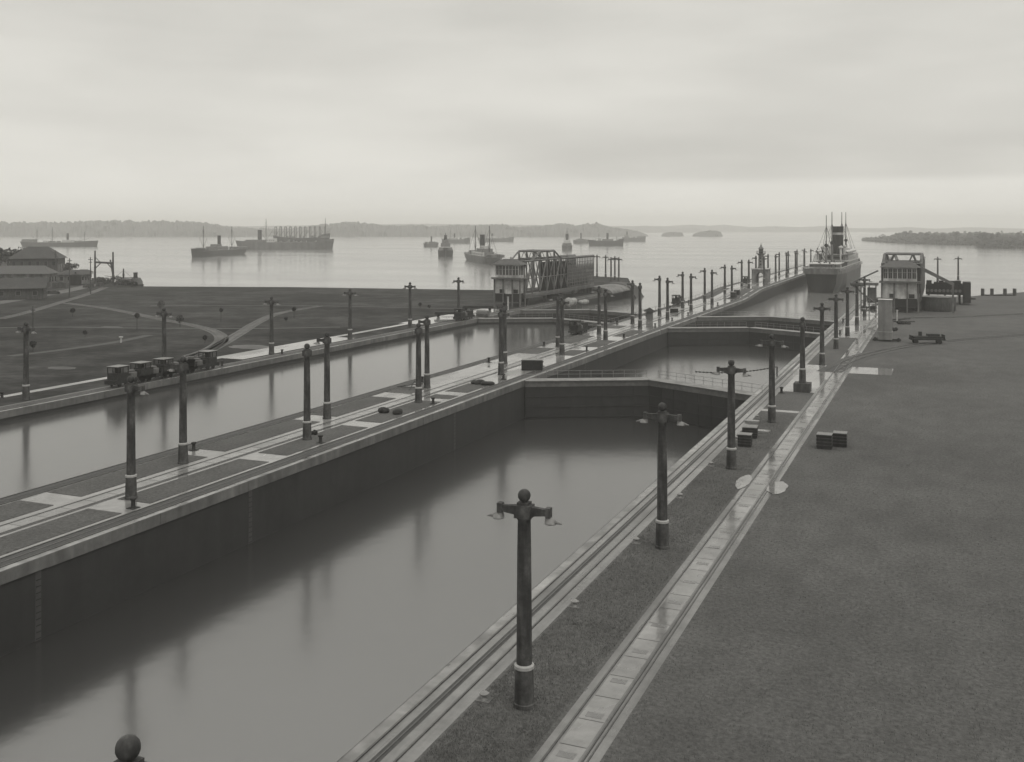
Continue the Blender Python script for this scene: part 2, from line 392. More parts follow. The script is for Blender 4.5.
def towing_track(x_in, side, path, y0, y1, label, grp='rack tracks for the towing locomotives', tw=.42):
    """two rails with a rack between them; x_in = centre"""
    t = thing('towing_track', label, 'railway track', (x_in, y0, 0), group=grp)
    def st(xa, xb, dz, nm, m, th=0):
        b = MB(); b.strip(xa, xb, [(y - y0, z) for y, z in zpath(path, y0, y1, dz)], th); return b.build(nm, m, t)
    for s_ in (-1, 1): st(s_ * .78 - .05, s_ * .78 + .05, .06, 'rail', 'rail', .05)
    st(-tw * .6, tw * .4, .014, 'rack_trough', 'groove'); st(-.08, .0, .04, 'rack', 'rail', .02)
    for s_ in (-1, 1): st(s_ * .78 - .07, s_ * .78 + .06, .011, 'flangeway', 'rail')
towing_track(-22.28, 1, FR, NEAR, 335, 'towing track along the right-hand chamber edge')
towing_track(-58.9, 1, ramp, NEAR, 600, 'towing track on the chamber side of the centre wall, nearer the foreground', tw=1.45)
towing_track(-72.1, -1, ramp, NEAR, 600, 'towing track on the far edge of the centre wall', tw=1.2)
towing_track(-108.8, -1, FR, NEAR, 345, 'towing track along the left bank beside the locomotives', tw=.8)

def return_track(xc, path, y0, y1, label):
    t = thing('return_track', label, 'railway track', (xc, y0, 0), group='return tracks in concrete')
    def st(xa, xb, dz, nm, m, th=0):
        b = MB(); b.strip(xa, xb, [(y - y0, z) for y, z in zpath(path, y0, y1, dz)], th); return b.build(nm, m, t)
    st(-.64, .64, .016, 'conduit_cover', 'slab')
    for s_ in (-1, 1): st(s_ * .80 - .045, s_ * .80 + .045, .055, 'rail', 'rail', .04)
    st(.98, 1.05, .04, 'rail', 'rail', .025)
    j = MB(); y = 0
    while y < min(y1 - y0, 260):
        j.box(-.62, .62, y, y + .05, .017, .021) ; y += 2.5
    j.build('joint', 'groove', t)['kind'] = 'stuff'
    hc = None; y = 76 + 12.0
    while y < min(y1 - y0, 300) and path is FR:
        if hc is None: hc = c_ = MB().box(-.40, .40, 0, .5, .018, .024).build('hatch_cover', 'hatch', t)
        else: c_ = hc.copy(); C.objects.link(c_)
        c_.location = (0, y, 0); y += 3.9
return_track(-14.95, FR, NEAR, 333, 'return track in the wet concrete strip beside the lawn')
return_track(-65.4, ramp, NEAR, 590, 'return track down the middle of the centre wall')
pave(XL - 3.3, XL - .6, NEAR, 345, FR, .008, 'pavement', 'face', 'concrete strip under the left-bank towing track')
pave(XL - 10.2, XL - 8.6, NEAR, 215, FR, .012, 'path', 'concrete', 'narrow wet service path along the left bank')
pave(XL - 10.5, XL - 4.1, 145, 182, FR, .016, 'pavement', 'concrete', 'wet concrete apron on the left bank beside the locomotives')
pave(XL - 12, XL - 4.1, 214, 262, FR, .016, 'pavement', 'concrete', 'wet concrete apron on the left bank before the truss bridge')

# grass panels on the centre wall
def panel(x0, x1, ya, yb, label, z=.02, path=ramp):
    b = MB(); b.strip(x0, x1, zpath(path, ya, yb, z), .03); o = b.build('grass_panel', 'lawn'); tag(o, label, 'grass', 'grass panels of the centre wall', 'stuff')
ys_left = [(-20, 43), (46.8, 62.9), (65.8, 82), (84.7, 102), (105.5, 120), (124, 129), (172, 181), (190, 205), (222, 229)]
for i, (a, b_) in enumerate(ys_left): panel(-71.0, -67.2, a, b_, f'{ORD[i]} grass panel of the row on the far side of the centre track')
ys_right = [(-20, 43.2), (46.5, 63.2), (66.4, 82.6), (85.6, 101.2), (104.2, 119.8), (122, 125), (127.8, 135.5), (172, 180), (186, 198), (206, 220)]
for i, (a, b_) in enumerate(ys_right): panel(-63.8, -60.3, a, b_, f'{ORD[i]} grass panel of the row on the near side of the centre track')
# dark sunken strips between the rails on the ramp
for xa, xb, w_ in ((-71.2, -68.6, 'far'), (-63.6, -60.4, 'near')):
    b = MB(); b.strip(xa, xb, zpath(ramp, 326, 362, .02), .03); tag(b.build('ramp_steps', 'dirt'), f'dark stepped strip on the {w_} side of the ramp', 'steps')

# ---- lock gates
def gate(xa, xb, y, label, h=14, top=-.05):
    t = thing('lock_gate', label, 'lock gate', ((xa + xb) / 2, y, 0), group='closed mitre gates')
    w = (xb - xa) / 2; ap = w * .5
    for s_ in (-1, 1):
        a = Vector((s_ * w, 0, 0)); b = Vector((0, ap, 0)); d = (b - a).normalized(); n = Vector((-d.y, d.x, 0)) * (-1 if s_ > 0 else 1)
        if n.y < 0: n = -n
        def quad(off0, off1, z0, z1, e=0):
            pts = [a + n * off0 - d * e, b + n * off0, b + n * off1, a + n * off1 - d * e]
            return MB().poly([(p.x, p.y) for p in pts], z0, z1)
        lf = quad(0, 2.0, top - h, top - .95).build('leaf', 'gate', t)
        rb = MB()
        for k in range(1, 9):      # horizontal ribs on the face
            z = top - 1.0 - k * 1.5; q = quad(-.09, 0.01, z, z + .12); rb.add(q.v, q.f)
        for k in range(1, 8):
            p = a.lerp(b, k / 8); q = MB().poly([(p - n * .05 - d * .08)[:2], (p - n * .05 + d * .08)[:2], (p + d * .08)[:2], (p - d * .08)[:2]], top - h, top - .96); rb.add(q.v, q.f)
        rb.build('rib', 'gate', lf)
        tg = quad(-.12, 2.1, top - .93, top - .10)
        tg.build('top_girder', 'steel', t)
        quad(-.35, 2.3, top - .095, top).build('footwalk', 'gatetop', t)
        r = MB(); L_ = (b - a).length; nn = int(L_ / 1.6)
        for k in range(nn + 1):
            p = a.lerp(b, k / nn) + n * 2.22; r.tube((p.x, p.y, top), (p.x, p.y, top + 1.15), .035, n=5)
        for zz in (1.13, .6):
            p, q = a + n * 2.22, b + n * 2.22; r.tube((p.x, p.y, top + zz), (q.x, q.y, top + zz), .03, n=5)
        r.build('handrail', 'shade', t)
    return t
gate(XC1 + .12, XR - .05, G1, 'nearest closed lock gate with handrail, in the right-hand lock')
gate(XC1 + .12, XR - .05, G2, 'second closed gate of the right-hand lock, across its middle')
gate(XC1 + .12, XR - .05, G3, 'farthest gate of the right-hand lock, in front of the liner', top=.05)
gate(XL + .12, XC2 - .05, GA, 'nearer closed gate at the end of the left-hand lock')
gate(XL + .12, XC2 - .05, GB, 'farther gate of the left-hand lock, with handrail against the lake')

# ================================================================== LAMP POSTS
def lamp_parts(arms, ped=False):
    t = thing('lamp_post', 'lamp post', 'lamp post')
    zb = 1.2 if ped else 0
    if ped: MB().box(-1.1, 1.1, -1.1, 1.1, -.02, 1.2).build('pedestal', 'wood', t)
    MB().lathe([(.52, zb), (.52, zb + .18), (.47, zb + .22), (.46, zb + 1.0), (.43, zb + 1.80)], 20).build('base', 'lamp', t, True)
    MB().lathe([(.44, zb + 1.80), (.48, zb + 1.83), (.48, zb + 1.97), (.40, zb + 2.03)], 20).build('collar', 'lamplight', t, True)
    MB().lathe([(.375, zb + 1.98), (.355, 5.0), (.335, 7.5), (.31, 8.85), (.35, 8.9), (.35, 8.98)], 20).build('column', 'lamp', t, True)
    c = MB(); c.box(-.40, .40, -.34, .34, 8.98, 9.58); c.box(-.28, .28, -.26, .26, 9.58, 9.72); c.build('capital', 'lamp', t)
    MB().ball((0, 0, 10.02), .31).build('finial', 'lamp', t, True)
    for s_ in arms:
        b = MB()
        b.prism([(s_ * .40, 9.08), (s_ * 1.12, 9.17), (s_ * 1.12, 9.47), (s_ * .40, 9.53)], 'y', -.13, .13)
        b.box(min(s_ * 1.12, s_ * 1.36), max(s_ * 1.12, s_ * 1.36), -.17, .17, 9.10, 9.56)
        ar = b.build('arm', 'lamp', t)
        l = MB(); l.tube((s_ * 1.24, 0, 9.10), (s_ * 1.24, 0, 8.93), .15, .19, 10)
        l.lathe([(.12, .16), (.22, .08), (.30, -.06), (.27, -.10)], 12, (s_ * 1.34, 0, 8.90))
        l.tube((s_ * 1.5, 0, 8.93), (s_ * 1.92, 0, 8.86), .12, .03, 8)
        l.build('lantern', 'shade', t, True)
    return t
P2, PL, PR, P0, PP = (lamp_parts(a) for a in ((-1, 1), (-1,), (1,), (), ()))
bpy.data.objects.remove  # noqa
for o in [x for x in bpy.data.objects if x.parent == PP]: bpy.data.objects.remove(o)
bpy.data.objects.remove(PP); PP = lamp_parts((), True)
U = {id(p): [False] for p in (P2, PL, PR, P0, PP)}
def lamp(p, loc, label, group, rz=0): return place(p, U[id(p)], label, loc, rz, group)
gR = 'lamp posts along the right-hand chamber'
lamp(P0, (-18.4, 19.5, 0), 'closest lamp post, only its ball finial showing at the bottom edge', gR)
for i, y in enumerate((45.2, 71.3, 97.2, 122.2)):
    lamp(P2, (-18.35, y, 0), ['tall lamp post with two arms in the foreground, over the chamber', 'second two-armed lamp post up the right-hand chamber edge',
         'third two-armed lamp post up the right-hand edge, by the dark crates', 'fourth two-armed lamp post up the right-hand edge, before the pedestal post'][i], gR)
lamp(PP, (-17.9, 147, 0), 'armless lamp post standing on a square pedestal', gR)
for i, px in enumerate((822, 836, 847.4, 856.9, 864.5)):
    lamp(P2, row(px, -18.35), f'two-armed lamp post, {["first", "second", "third", "fourth", "fifth"][i]} beyond the pedestal post', gR)
gN, gF = 'lamp posts on the near side of the centre wall', 'lamp posts on the far side of the centre wall'
for i, px in enumerate((131, 307, 418.5, 501, 562, 605.5, 640, 667.5, 691, 712)):
    lamp(P0 if px in (307, 418.5, 640) else PR, row(px, -62.9), f'{ORD[i]} lamp post of the row on the near side of the centre wall', gN)
for i, px in enumerate((183, 327, 427, 504.5, 558, 599, 632.5, 659.5, 682.6, 704.7)):
    lamp(PL, row(px, -67.6), f'{ORD[i]} lamp post of the row on the far side of the centre wall', gF)
for i, (px, z) in enumerate(((731.8, .2), (748.8, 1.2), (764, 1.5), (775.6, 1.5), (786.4, 1.5), (795.4, 1.5), (804, 1.5), (810.8, 1.5), (817.4, 1.5))):
    l_ = lamp(PR, row(px, -62.7, z), f'{["first", "second", "third", "fourth", "fifth", "sixth", "seventh", "eighth", "ninth"][i]} lamp post on the near side from the ramp foot outward', gN)
for i, (px, z) in enumerate(((724.8, .1), (741.7, .8), (755.9, 1.5), (768, 1.5), (779.2, 1.5), (788.2, 1.5), (797, 1.5), (804.6, 1.5))):
    lamp(PL, row(px, -67.0, z), f'{["first", "second", "third", "fourth", "fifth", "sixth", "seventh", "eighth"][i]} lamp post on the far side from the ramp foot outward', gF)
gL = 'lamp posts on the left bank'
for i, px in enumerate((26, 164, 271.5, 350, 410, 458.5)):
    lamp(P2, row(px, -111.7), f'{ORD[i]} lamp post standing along the left bank', gL)
for i, (px, pt) in enumerate(((597, 254.5), (605.6, 255), (611, 257), (614.8, 256), (618.8, 257))):
    v = (pt - 227.5) / .5463; lamp(P2, A(px, 227.5 + v), f'{["leftmost", "second", "third", "fourth", "rightmost"][i]} lamp post of the cluster beyond the left truss bridge', 'lamp posts beyond the left truss bridge')
for i, (px, pt) in enumerate(((937.7, 257.2), (958.2, 256.8))):
    v = (pt - 227.5) / .5463; lamp(P2, A(px, 227.5 + v - 1), f'{["left", "right"][i]} lamp post of the pair behind the dark machinery', 'lamp post pair at the right shore')

# ================================================================== small deck fittings
def bollard_proto():
    t = thing('bollard', 'bollard', 'bollard')
    MB().box(-.36, .36, -.30, .30, -.01, .04).build('base_plate', 'face', t)
    MB().lathe([(.17, .04), (.13, .10), (.13, .22), (.24, .27), (.25, .33), (.16, .39), (.03, .41)], 14).build('post', 'slab', t, True)
    return t
bp = bollard_proto(); bu = [False]
for i, y in enumerate((31.5, 45.0, 58.2, 71.6, 85, 97.5, 110.5, 124)):
    place(bp, bu, f'{ORD[i]} pale mushroom bollard at the edge of the narrow lawn', (-20.35, y, .01), 0, 'pale bollards by the right-hand chamber')
def snub():
    t = thing('snubbing_post', 'post', 'bollard')
    MB().lathe([(.26, 0), (.18, .1), (.16, .62), (.27, .68), (.27, .80), (.1, .85)], 12).build('post', 'iron', t, True)
    MB().box(-.4, .4, -.4, .4, 0, .03).build('base_plate', 'iron', t); return t
sp = snub(); su = [False]
k = 0
for y in (64.8, 92, 118, 141, 157, 180, 204, 229, 245, 262, 281, 300):
    place(sp, su, f'{ORD[k]} small dark mooring post on the near side of the centre wall', (-60.6, y, .0), 0, 'mooring posts near side'); k += 1
k = 0
for y in (84, 109, 134, 158, 184, 206, 232, 258, 283, 306):
    place(sp, su, f'{ORD[k]} small dark mooring post on the far side of the centre wall', (-70.6, y, .0), 0, 'mooring posts far side'); k += 1
for i, (px, py) in enumerate(((222, 366), (282, 354), (2, 398))):
    p = A(px, py); place(sp, su, f'{["middle", "right", "left"][i]} of three short mooring posts on the left bank', (p.x, p.y, 0), 0, 'mooring posts left bank')
for i, (px, py) in enumerate(((781.5, 393), (840, 334), (843, 322))):
    p = A(px, py); place(sp, su, ['dark mooring post on the concrete apron by the pedestal lamp post', 'dark mooring post on the far right coping, nearer one', 'dark mooring post on the far right coping, farther one'][i], (p.x, p.y, 0))
# boxes and crates
def crate(label, loc, w, d, h, rz=0, m='wood', group=None):
    t = thing('crate', label, 'crate', loc, rz, group)
    MB().box(-w / 2, w / 2, -d / 2, d / 2, .06, h - .06).build('crate_body', m, t)
    s = MB()
    for k in range(4):
        z = .12 + k * (h - .3) / 3.4
        s.box(-w / 2 - .03, w / 2 + .03, -d / 2 - .035, -d / 2, z, z + (h - .3) / 5)
        s.box(w / 2, w / 2 + .035, -d / 2, d / 2, z, z + (h - .3) / 5)
    s.build('slats', 'iron', t)
    l = MB()
    for k in range(4): l.box(-w / 2 - .05 + k * (w + .1) / 4 + .02, -w / 2 - .05 + (k + 1) * (w + .1) / 4, -d / 2 - .06, d / 2 + .06, h - .06, h)
    l.build('lid', 'shade', t)
    MB().box(-w / 2, w / 2, -d / 2 + .1, d / 2 - .1, 0, .058).build('skid', 'iron', t)
crate('dark slatted crate left of the pair on the lawn', A(824.5, 448), 1.45, 1.3, 1.5, 0, group='crates')
crate('dark slatted crate right of the pair on the lawn', A(840, 446), 1.3, 1.25, 1.45, .04, group='crates')
crate('nearer dark crate behind the third lamp post on the narrow lawn', A(745, 446), 1.3, 1.2, 1.3, .05, group='crates')
crate('farther dark crate behind the third lamp post on the narrow lawn', A(750, 437), 1.5, 1.6, 1.2, .1, group='crates')
tag(MB().box(-.9, .9, -.5, .5, 0, .25).build('slab', 'slab'), 'pale flat slab lying beside the dark crates', 'slab').location = A(762, 432.5)
tag(MB().box(-.8, .8, -.4, .4, 0, .2).build('slab', 'slab'), 'small pale slab lying ahead of the dark crates', 'slab').location = A(752, 422)
crate('long dark box on the wet centre wall deck', A(532, 370), 3.3, 1.6, 1.7, .35, 'iron')
crate('small dark box near the sentry hut', A(674, 312.4), 2.0, 1.4, 1.1, .35, 'iron')
def heap(label, loc, r, h, m, name='tarpaulin_heap', cat='heap', n=7, sx=1.7):
    b = MB(); rr = random.Random(int(loc[0] * 7 + loc[1]))
    for _ in range(n):
        b.ball((rr.uniform(-r, r) * .6 * sx, rr.uniform(-r, r) * .6, h * rr.uniform(.2, .45)), r * rr.uniform(.35, .6), 9, 6, h / r * .8)
    o = b.build(name, m); o.location = loc; return tag(o, label, cat)
heap('dark heap of rope and canvas on the grass panel by the centre wall', A(482, 384.5), 1.3, .7, 'iron')
heap('dark pile of gear on the grass panel behind the third near lamp post', A(391, 413), 1.2, .9, 'iron')
heap('small dark bundle beside the second near lamp post', A(315, 434.5), .4, .7, 'iron', sx=1)
b = MB(); b.tube((-2.2, 0, .35), (1.5, .6, .9), .07); b.tube((-2, .8, .2), (1.6, .1, .5), .07); b.tube((0, -.4, 0), (.4, .3, 1.3), .05)
o = b.build('timber_pile', 'wood'); o.location = A(411, 390); tag(o, 'loose timbers leaning near the far edge of the centre wall', 'timber')
# sentry hut
p = A(649.5, 319.5)
t = thing('sentry_hut', 'tiny hut with pyramid roof on the centre wall', 'hut', p, .4)
MB().box(-.75, .75, -.75, .75, 0, 2.1).build('wall', 'steel', t)
MB().add([(-1.4, -1.4, 2.05), (1.4, -1.4, 2.05), (1.4, 1.4, 2.05), (-1.4, 1.4, 2.05), (0, 0, 3.0)], [(0, 1, 4), (1, 2, 4), (2, 3, 4), (3, 0, 4), (3, 2, 1, 0)]).build('roof', 'iron', t)
MB().box(.755, .79, -.3, .3, .1, 1.8).build('door', 'iron', t)

# chain boom near the first gate
pa, pb = A(777, 376.5), A(695, 384)
t = thing('fender_chain', 'sagging chain stretched from the right coping towards the first gate', 'chain', (pa.x, pa.y, .6))
b = MB(); n = 46; q = Vector((pb.x - pa.x, pb.y - pa.y, .6))
pts = [Vector((q.x * k / n, q.y * k / n, .9 + (.3 * k / n) - 1.3 * 4 * (k / n) * (1 - k / n) * .35)) for k in range(n + 1)]
for k in range(n): b.bar(pts[k], pts[k + 1].lerp(pts[k], .15), .15 if k % 2 else .07)
b.build('chain_links', 'iron', t); MB().tube((0, 0, -.6), (0, 0, .9), .10, n=10).build('anchor_post', 'iron', t)

# ================================================================== locomotives
def loco(label, loc, rz=0, light=True, flip=False):
    t = thing('locomotive', label, 'locomotive', loc, rz, 'electric towing locomotives')
    L = 4.5
    fr = MB(); fr.box(-1.1, 1.1, -L, L, .55, 1.15); fr.box(-1.15, 1.15, -L - .15, -L, .45, 1.1); fr.box(-1.15, 1.15, L, L + .15, .45, 1.1); fr.build('frame', 'iron', t)
    for y in (-3.4, -2.0, 2.0, 3.4):
        for s_ in (-1, 1): MB().tube((s_ * .72, y, .42), (s_ * .86, y, .42), .40, n=14).build('wheel', 'iron', t)
    y = 2.9 if flip else -2.9
    c = MB(); c.box(-1.1, 1.1, y - 1.2, y + 1.2, 1.15, 2.2)
    for sx in (-1, 1):
        for sy in (-1.14, 0, 1.14): c.box(sx * 1.04 - .06, sx * 1.04 + .06, y + sy - .05, y + sy + .05, 2.2, 3.2)
    c.box(-1.1, 1.1, y - 1.2, y + 1.2, 3.1, 3.25)
    cb = c.build('cab', 'iron', t)
    MB().box(-.3, .3, y - .4, y + .4, 1.7, 3.0).build('controller', 'iron', cb)
    MB().box(-1.15, 1.15, y - 1.3, y + 1.3, 3.252, 3.32).build('roof', 'shade' if light else 'iron', cb)
    MB().box(-.9, .9, -y - 1.3, -y + 1.3, 1.15, 2.35).build('resistor_box', 'iron', t)
    MB().lathe([(.35, 2.352), (.35, 2.7), (.2, 2.8)], 10, (0, -y, 0)).build('lamp', 'steel', t)
    t.scale = (.9, .88, .88)
    MB().lathe([(.95, 1.15), (.95, 1.9), (.6, 2.0), (.6, 2.25), (.2, 2.35)], 18).build('windlass', 'steel', t)
    MB().box(-.95, .95, -1.8, -1.1, 1.15, 1.9).build('motor_hood', 'iron', t); MB().box(-.95, .95, 1.1, 1.8, 1.15, 1.9).build('motor_hood', 'iron', t)
    return t
# left bank group: spacing along the track
for i, (px) in enumerate((131, 153, 175, 197)):
    p = row(px, -108.8); loco(['leftmost towing locomotive of the four in line on the left bank', 'second locomotive from the left, in line on the left bank',
        'third locomotive from the left, in line on the left bank', 'rightmost towing locomotive of the line on the left bank, with tall cab'][i], (p.x, p.y, .05), flip=(i == 3))
p = row(464, -108.8); loco('dark locomotive under the last lamp post on the left bank', (p.x, p.y, .05), 0, False)
p = row(579, -72.1); loco('dark locomotive on the far edge of the centre wall', (p.x, p.y, .05), 0, False)
p = row(678, -72.1); loco('far locomotive on the centre wall beyond the sentry hut', (p.x, p.y, .05), 0, False)
p = row(746, -68.5, 1.4); loco('distant locomotive on the ramp beside the lighthouse', (p.x, p.y, 1.5), 0, False)
# flat wagons
def wagon(label, loc, rz, L=6.5, load='heap'):
    t = thing('flat_wagon', label, 'wagon', loc, rz)
    MB().box(-L / 2, L / 2, -1.1, 1.1, .75, 1.05).build('bed', 'iron', t)
    for x in (-L / 2 + 1, L / 2 - 1):
        for s_ in (-1, 1): MB().tube((x, s_ * .72, .42), (x, s_ * .88, .42), .42, n=12).build('wheel', 'iron', t)
    b = MB()
    if load == 'heap':
        b.box(-L / 2 + .1, -L / 2 + .25, -1.05, 1.05, 1.05, 1.6); b.box(L / 2 - .25, L / 2 - .1, -1.05, 1.05, 1.05, 1.8)
        b.box(-L / 2 + .5, L / 2 - .5, -.9, .9, 1.06, 1.45); b.tube((-L * .2, 0, 1.45), (-L * .2, .1, 2.3), .35); b.box(0, L * .35, -.6, .7, 1.45, 1.9)
    else:
        b.box(-L / 2 + .2, L / 2 - .2, -1, 1, 1.06, 1.35)
    b.build('load', 'iron', t)
wagon('dark flat wagon with gear standing on the lawn siding', A(927, 343.5), .25, 6.4)
wagon('low flat wagon left of the last left-bank lamp post', A(448, 317), .42, 7, 'flat')
wagon('long flat wagon behind the left-bank locomotive', A(478, 310.5), .42, 8.5, 'flat')
o = MB().tube((-1.6, 0, .8), (1.6, 0, .8), .8, n=14).build('cable_drum', 'steel'); o.location = A(483, 316.5); tag(o, 'grey drum lying near the truss bridge cabin', 'drum')

# sidings
def track(path, label, w=1.5, ties=True, bed='dirt', bw_=1.9):
    P = smoothpath([(p.x, p.y, 0) for p in path]); t = thing('siding_track', label, 'railway track', (P[0].x, P[0].y, 0))
    Q = [q - P[0] for q in P]
    if bed: MB().ribbon(Q, w * bw_, .02).build('track_bed', bed, t)
    b = MB()
    def off(s_):
        o_ = []
        for i, q in enumerate(Q):
            d = (Q[min(i + 1, len(Q) - 1)] - Q[max(i - 1, 0)]).normalized(); o_.append(q + Vector((-d.y, d.x, 0)) * s_)
        return o_
    for s_ in (-w / 2, w / 2):
        o_ = off(s_); r = MB()
        for a, c in zip(o_, o_[1:]): r.bar((a.x, a.y, .09), (c.x, c.y, .09), .09)
        r.build('rail', 'face', t)
track([A(829, 372), A(840, 366), A(856, 358.5), A(880, 352), A(910, 346), A(950, 341), A(1024, 335), A(1100, 331)], 'curved siding crossing the lawn from the return track', bw_=2.6, bed='groove')
track([A(905, 318), A(950, 317.5), A(1024, 314), A(1100, 311)], 'straight siding on the far lawn behind the tall cabinet', bed='groove')
track([A(0, 319), A(30, 311.5), A(62, 302), A(85, 295), A(105, 287.5)], 'pale track running to the shore on the far left', bed='road')
track([A(66, 303), A(110, 309), A(160, 319), A(196, 326), (A(217, 333)), A(221, 341), A(208, 350), A(190, 356)], 'curving track bending back to the left bank', bed='road')
track([A(190, 357), A(214, 348), A(240, 333), A(258, 322), A(280, 313), A(320, 306)], 'track curving away across the left field', bed='road')
b = MB(); b.ribbon([(q.x, q.y) for q in smoothpath([A(-20, 306), A(20, 299), A(50, 294), A(75, 289), A(96, 284)])], 6, .01); struct(b, 'road', 'road', 'pale dirt road passing the shore buildings', 'road')
for i, pts in enumerate(([A(150, 306), A(250, 305.5), A(330, 306), A(470, 309)], [A(-20, 328), A(60, 327), A(130, 328), A(250, 328.5), A(340, 327)], [A(10, 356), A(60, 350), A(110, 343), A(150, 335)], [A(910, 306), A(1030, 305)])):
    b = MB(); b.ribbon([(q.x, q.y) for q in smoothpath(pts)], 1.6 + .3 * i, .008); struct(b, 'ditch', 'dirt', ['thin dark ditch far across the left field', 'long dark ditch across the middle of the left field', 'dark wheel rut near the left bank', 'dark ditch line by the right shore'][i], 'ditch')
for px, py, rx, ry, lab in ((62, 368, 2.6, 1.6, 'wet puddle patch in the left field'), (252, 347, 5, 3, 'pale wet patch beside the track bend'), (112, 327, 3, 1.5, 'small pale patch on the field ditch')):
    p = A(px, py); blob((p.x, p.y), rx, ry, .014, 'puddle', lab, 'road')

# ================================================================== emergency dam bridges
def dam(label, xc, y0, z0, W_, L1, L2, tw, zt):
    t = thing('truss_bridge', label, 'bridge', (xc, y0, 0))
    w = W_ / 2; z2 = 13.0; wc = w; w = tw
    f = MB(); f.box(-w, w, 0, L1 + L2, z0 - .5, z0); f.box(-w - .2, -w + .5, 0, L1 + L2, z0, z0 + .7); f.box(w - .5, w + .2, 0, L1 + L2, z0, z0 + .7); f.build('floor', 'steel', t)
    for s_ in (-1, 1):
        x = s_ * w; b = MB(); n = 6; st = L1 / n
        b.bar((x, st, z2), (x, 2 * st, zt), .5); b.bar((x, 2 * st, zt), (x, 4 * st, zt), .5); b.bar((x, 4 * st, zt), (x, 5 * st, z2), .5); b.bar((x, 0, z2), (x, L1, z2), .45)
        for k in range(n + 1):
            y = k * st; top = zt if 2 <= k <= 4 else z2
            b.bar((x, y, z0 + .7), (x, y, top), .38)
            if k < n:
                mid = (k % 2 == 0)
                b.bar((x, y, z0 + .7 if mid else top), (x, y + st, z2 + 1 if mid else z0 + .7), .32)
                b.bar((x, y, top if mid else z0 + .7), (x, y + st, z0 + .7 if mid else z2 + 1), .2)
            b.bar((x, y, (z0 + z2) / 2), (x, min(y + st, L1), (z0 + z2) / 2), .16)
        b.build('side_truss', 'steel', t)
        b = MB(); m_ = 16; st = L2 / m_
        b.bar((x, L1, z2), (x, L1 + L2, z2), .6)
        for k in range(m_ + 1):
            y = L1 + k * st; b.bar((x, y, z0), (x, y, z2), .24)
            if k < m_:
                b.bar((x, y, z0 + .5), (x, y + st, z2), .12); b.bar((x, y, z2), (x, y + st, z0 + .5), .12)
        for k in range(1, 9): b.bar((x, L1, z0 + k * 1.1), (x, L1 + L2, z0 + k * 1.1), .12)
        b.build('lattice_girder', 'steel', t)
    g = MB()
    for k in range(18):       # wicket girders hung inside, each a deep dark plate frame
        y = L1 - 10 + k * (L2 + 8) / 18
        g.box(-w + .8, w - .8, y, y + .35, z0 + .2, z2 - 1.2 - 6.0 * max(0, (k - 7)) / 11)
    g.build('wicket_girders', 'iron', t)
    tb = MB(); st = L1 / 6
    for k in range(2, 5):
        y = k * st; tb.bar((-w, y, zt), (w, y, zt), .35); tb.bar((-w, y, zt - 2.2), (w, y, zt - 2.2), .28)
        for q_ in (-.5, .5):
            tb.bar((q_ * w - .9, y, zt - 2.2), (q_ * w, y, zt), .16); tb.bar((q_ * w + .9, y, zt - 2.2), (q_ * w, y, zt), .16)
        if k < 4: tb.bar((-w, y, zt), (w, y + st, zt), .18); tb.bar((w, y, zt), (-w, y + st, zt), .18)
    MB().bar((-w, 0, z2), (w, 0, z2), .35).build('portal_beam', 'steel', t)
    tb.build('top_bracing', 'steel', t)
    # operating cabin at the near end
    w = wc
    ca = MB(); ca.box(-w + .3, w - .9, -4.2, -.6, 3.8, 7.898); ca.build('lower_wall', 'pale' if xc > -50 else 'stone', t)
    lo = MB(); lo.box(-w + .3, w - .9, -4.0, -.8, 1.4, 3.8); lo.build('opening_shade', 'iron', t)  # solid dark block stands in for the shade inside the opening
    lg = MB()
    for x in (-w + .1, -w / 3, w / 3, w - .5): lg.box(x - .17, x + .17, -4.5, -4.15, 0, 8.3)
    lg.box(w - .7, w - .35, -.6, -.2, 0, 8.3); lg.build('leg', 'steel', t)
    bl = MB(); bl.box(-w - .5, w + .1, -5.2, .0, 7.9, 8.3); bl.box(-w - .5, w + .1, -5.25, -5.12, 8.3, 8.45); bl.build('balcony', 'steel', t)
    wn_ = MB(); wn_.box(-w + .6, w - .9, -4.1, -.6, 5.1, 5.15)
    cb = MB(); cb.box(-w + .5, w - .9, -4.3, -.4, 8.3, 9.1); cb.box(-w + .5, w - .9, -4.3, -.4, 11.7, 12.1)
    nW = 7; Wc = 2 * w - 1.4
    for k in range(nW + 1):
        x = -w + .5 + k * Wc / nW; cb.box(x - (.13 if 0 < k < nW else -.001), x + .13 if k < nW else x - .001, -4.32, -4.1, 9.1, 11.7)
    for k in range(4):
        y = -4.2 + k * 1.22; cb.box(w - 1.12, w - .88, y - .12, y + .12, 9.1, 11.7); cb.box(-w + .48, -w + .7, y - .12, y + .12, 9.1, 11.7)
    cab = cb.build('cabin', 'pale', t)
    for k in range(nW):
        x = -w + .5 + (k + .5) * Wc / nW
        m_ = MB(); m_.box(x - Wc / nW / 2 + .14, x + Wc / nW / 2 - .14, -4.16, -4.12, 9.11, 11.69); pn = m_.build('window', 'glass', cab)
        q = MB(); q.box(x - .03, x + .03, -4.22, -4.165, 9.12, 11.68); q.box(x - Wc / nW / 2 + .15, x - .032, -4.22, -4.165, 10.7, 10.78); q.box(x + .032, x + Wc / nW / 2 - .15, -4.22, -4.165, 10.7, 10.78); q.build('glazing_bar', 'pale', cab)
    MB().box(w - 1.08, w - 1.04, -4.0, -.7, 9.12, 11.68).build('window', 'glass', cab)
    e = 1.0; x0, x1, ya, yb = -w + .5 - e, w - .9 + e, -4.3 - e, -.4 + e
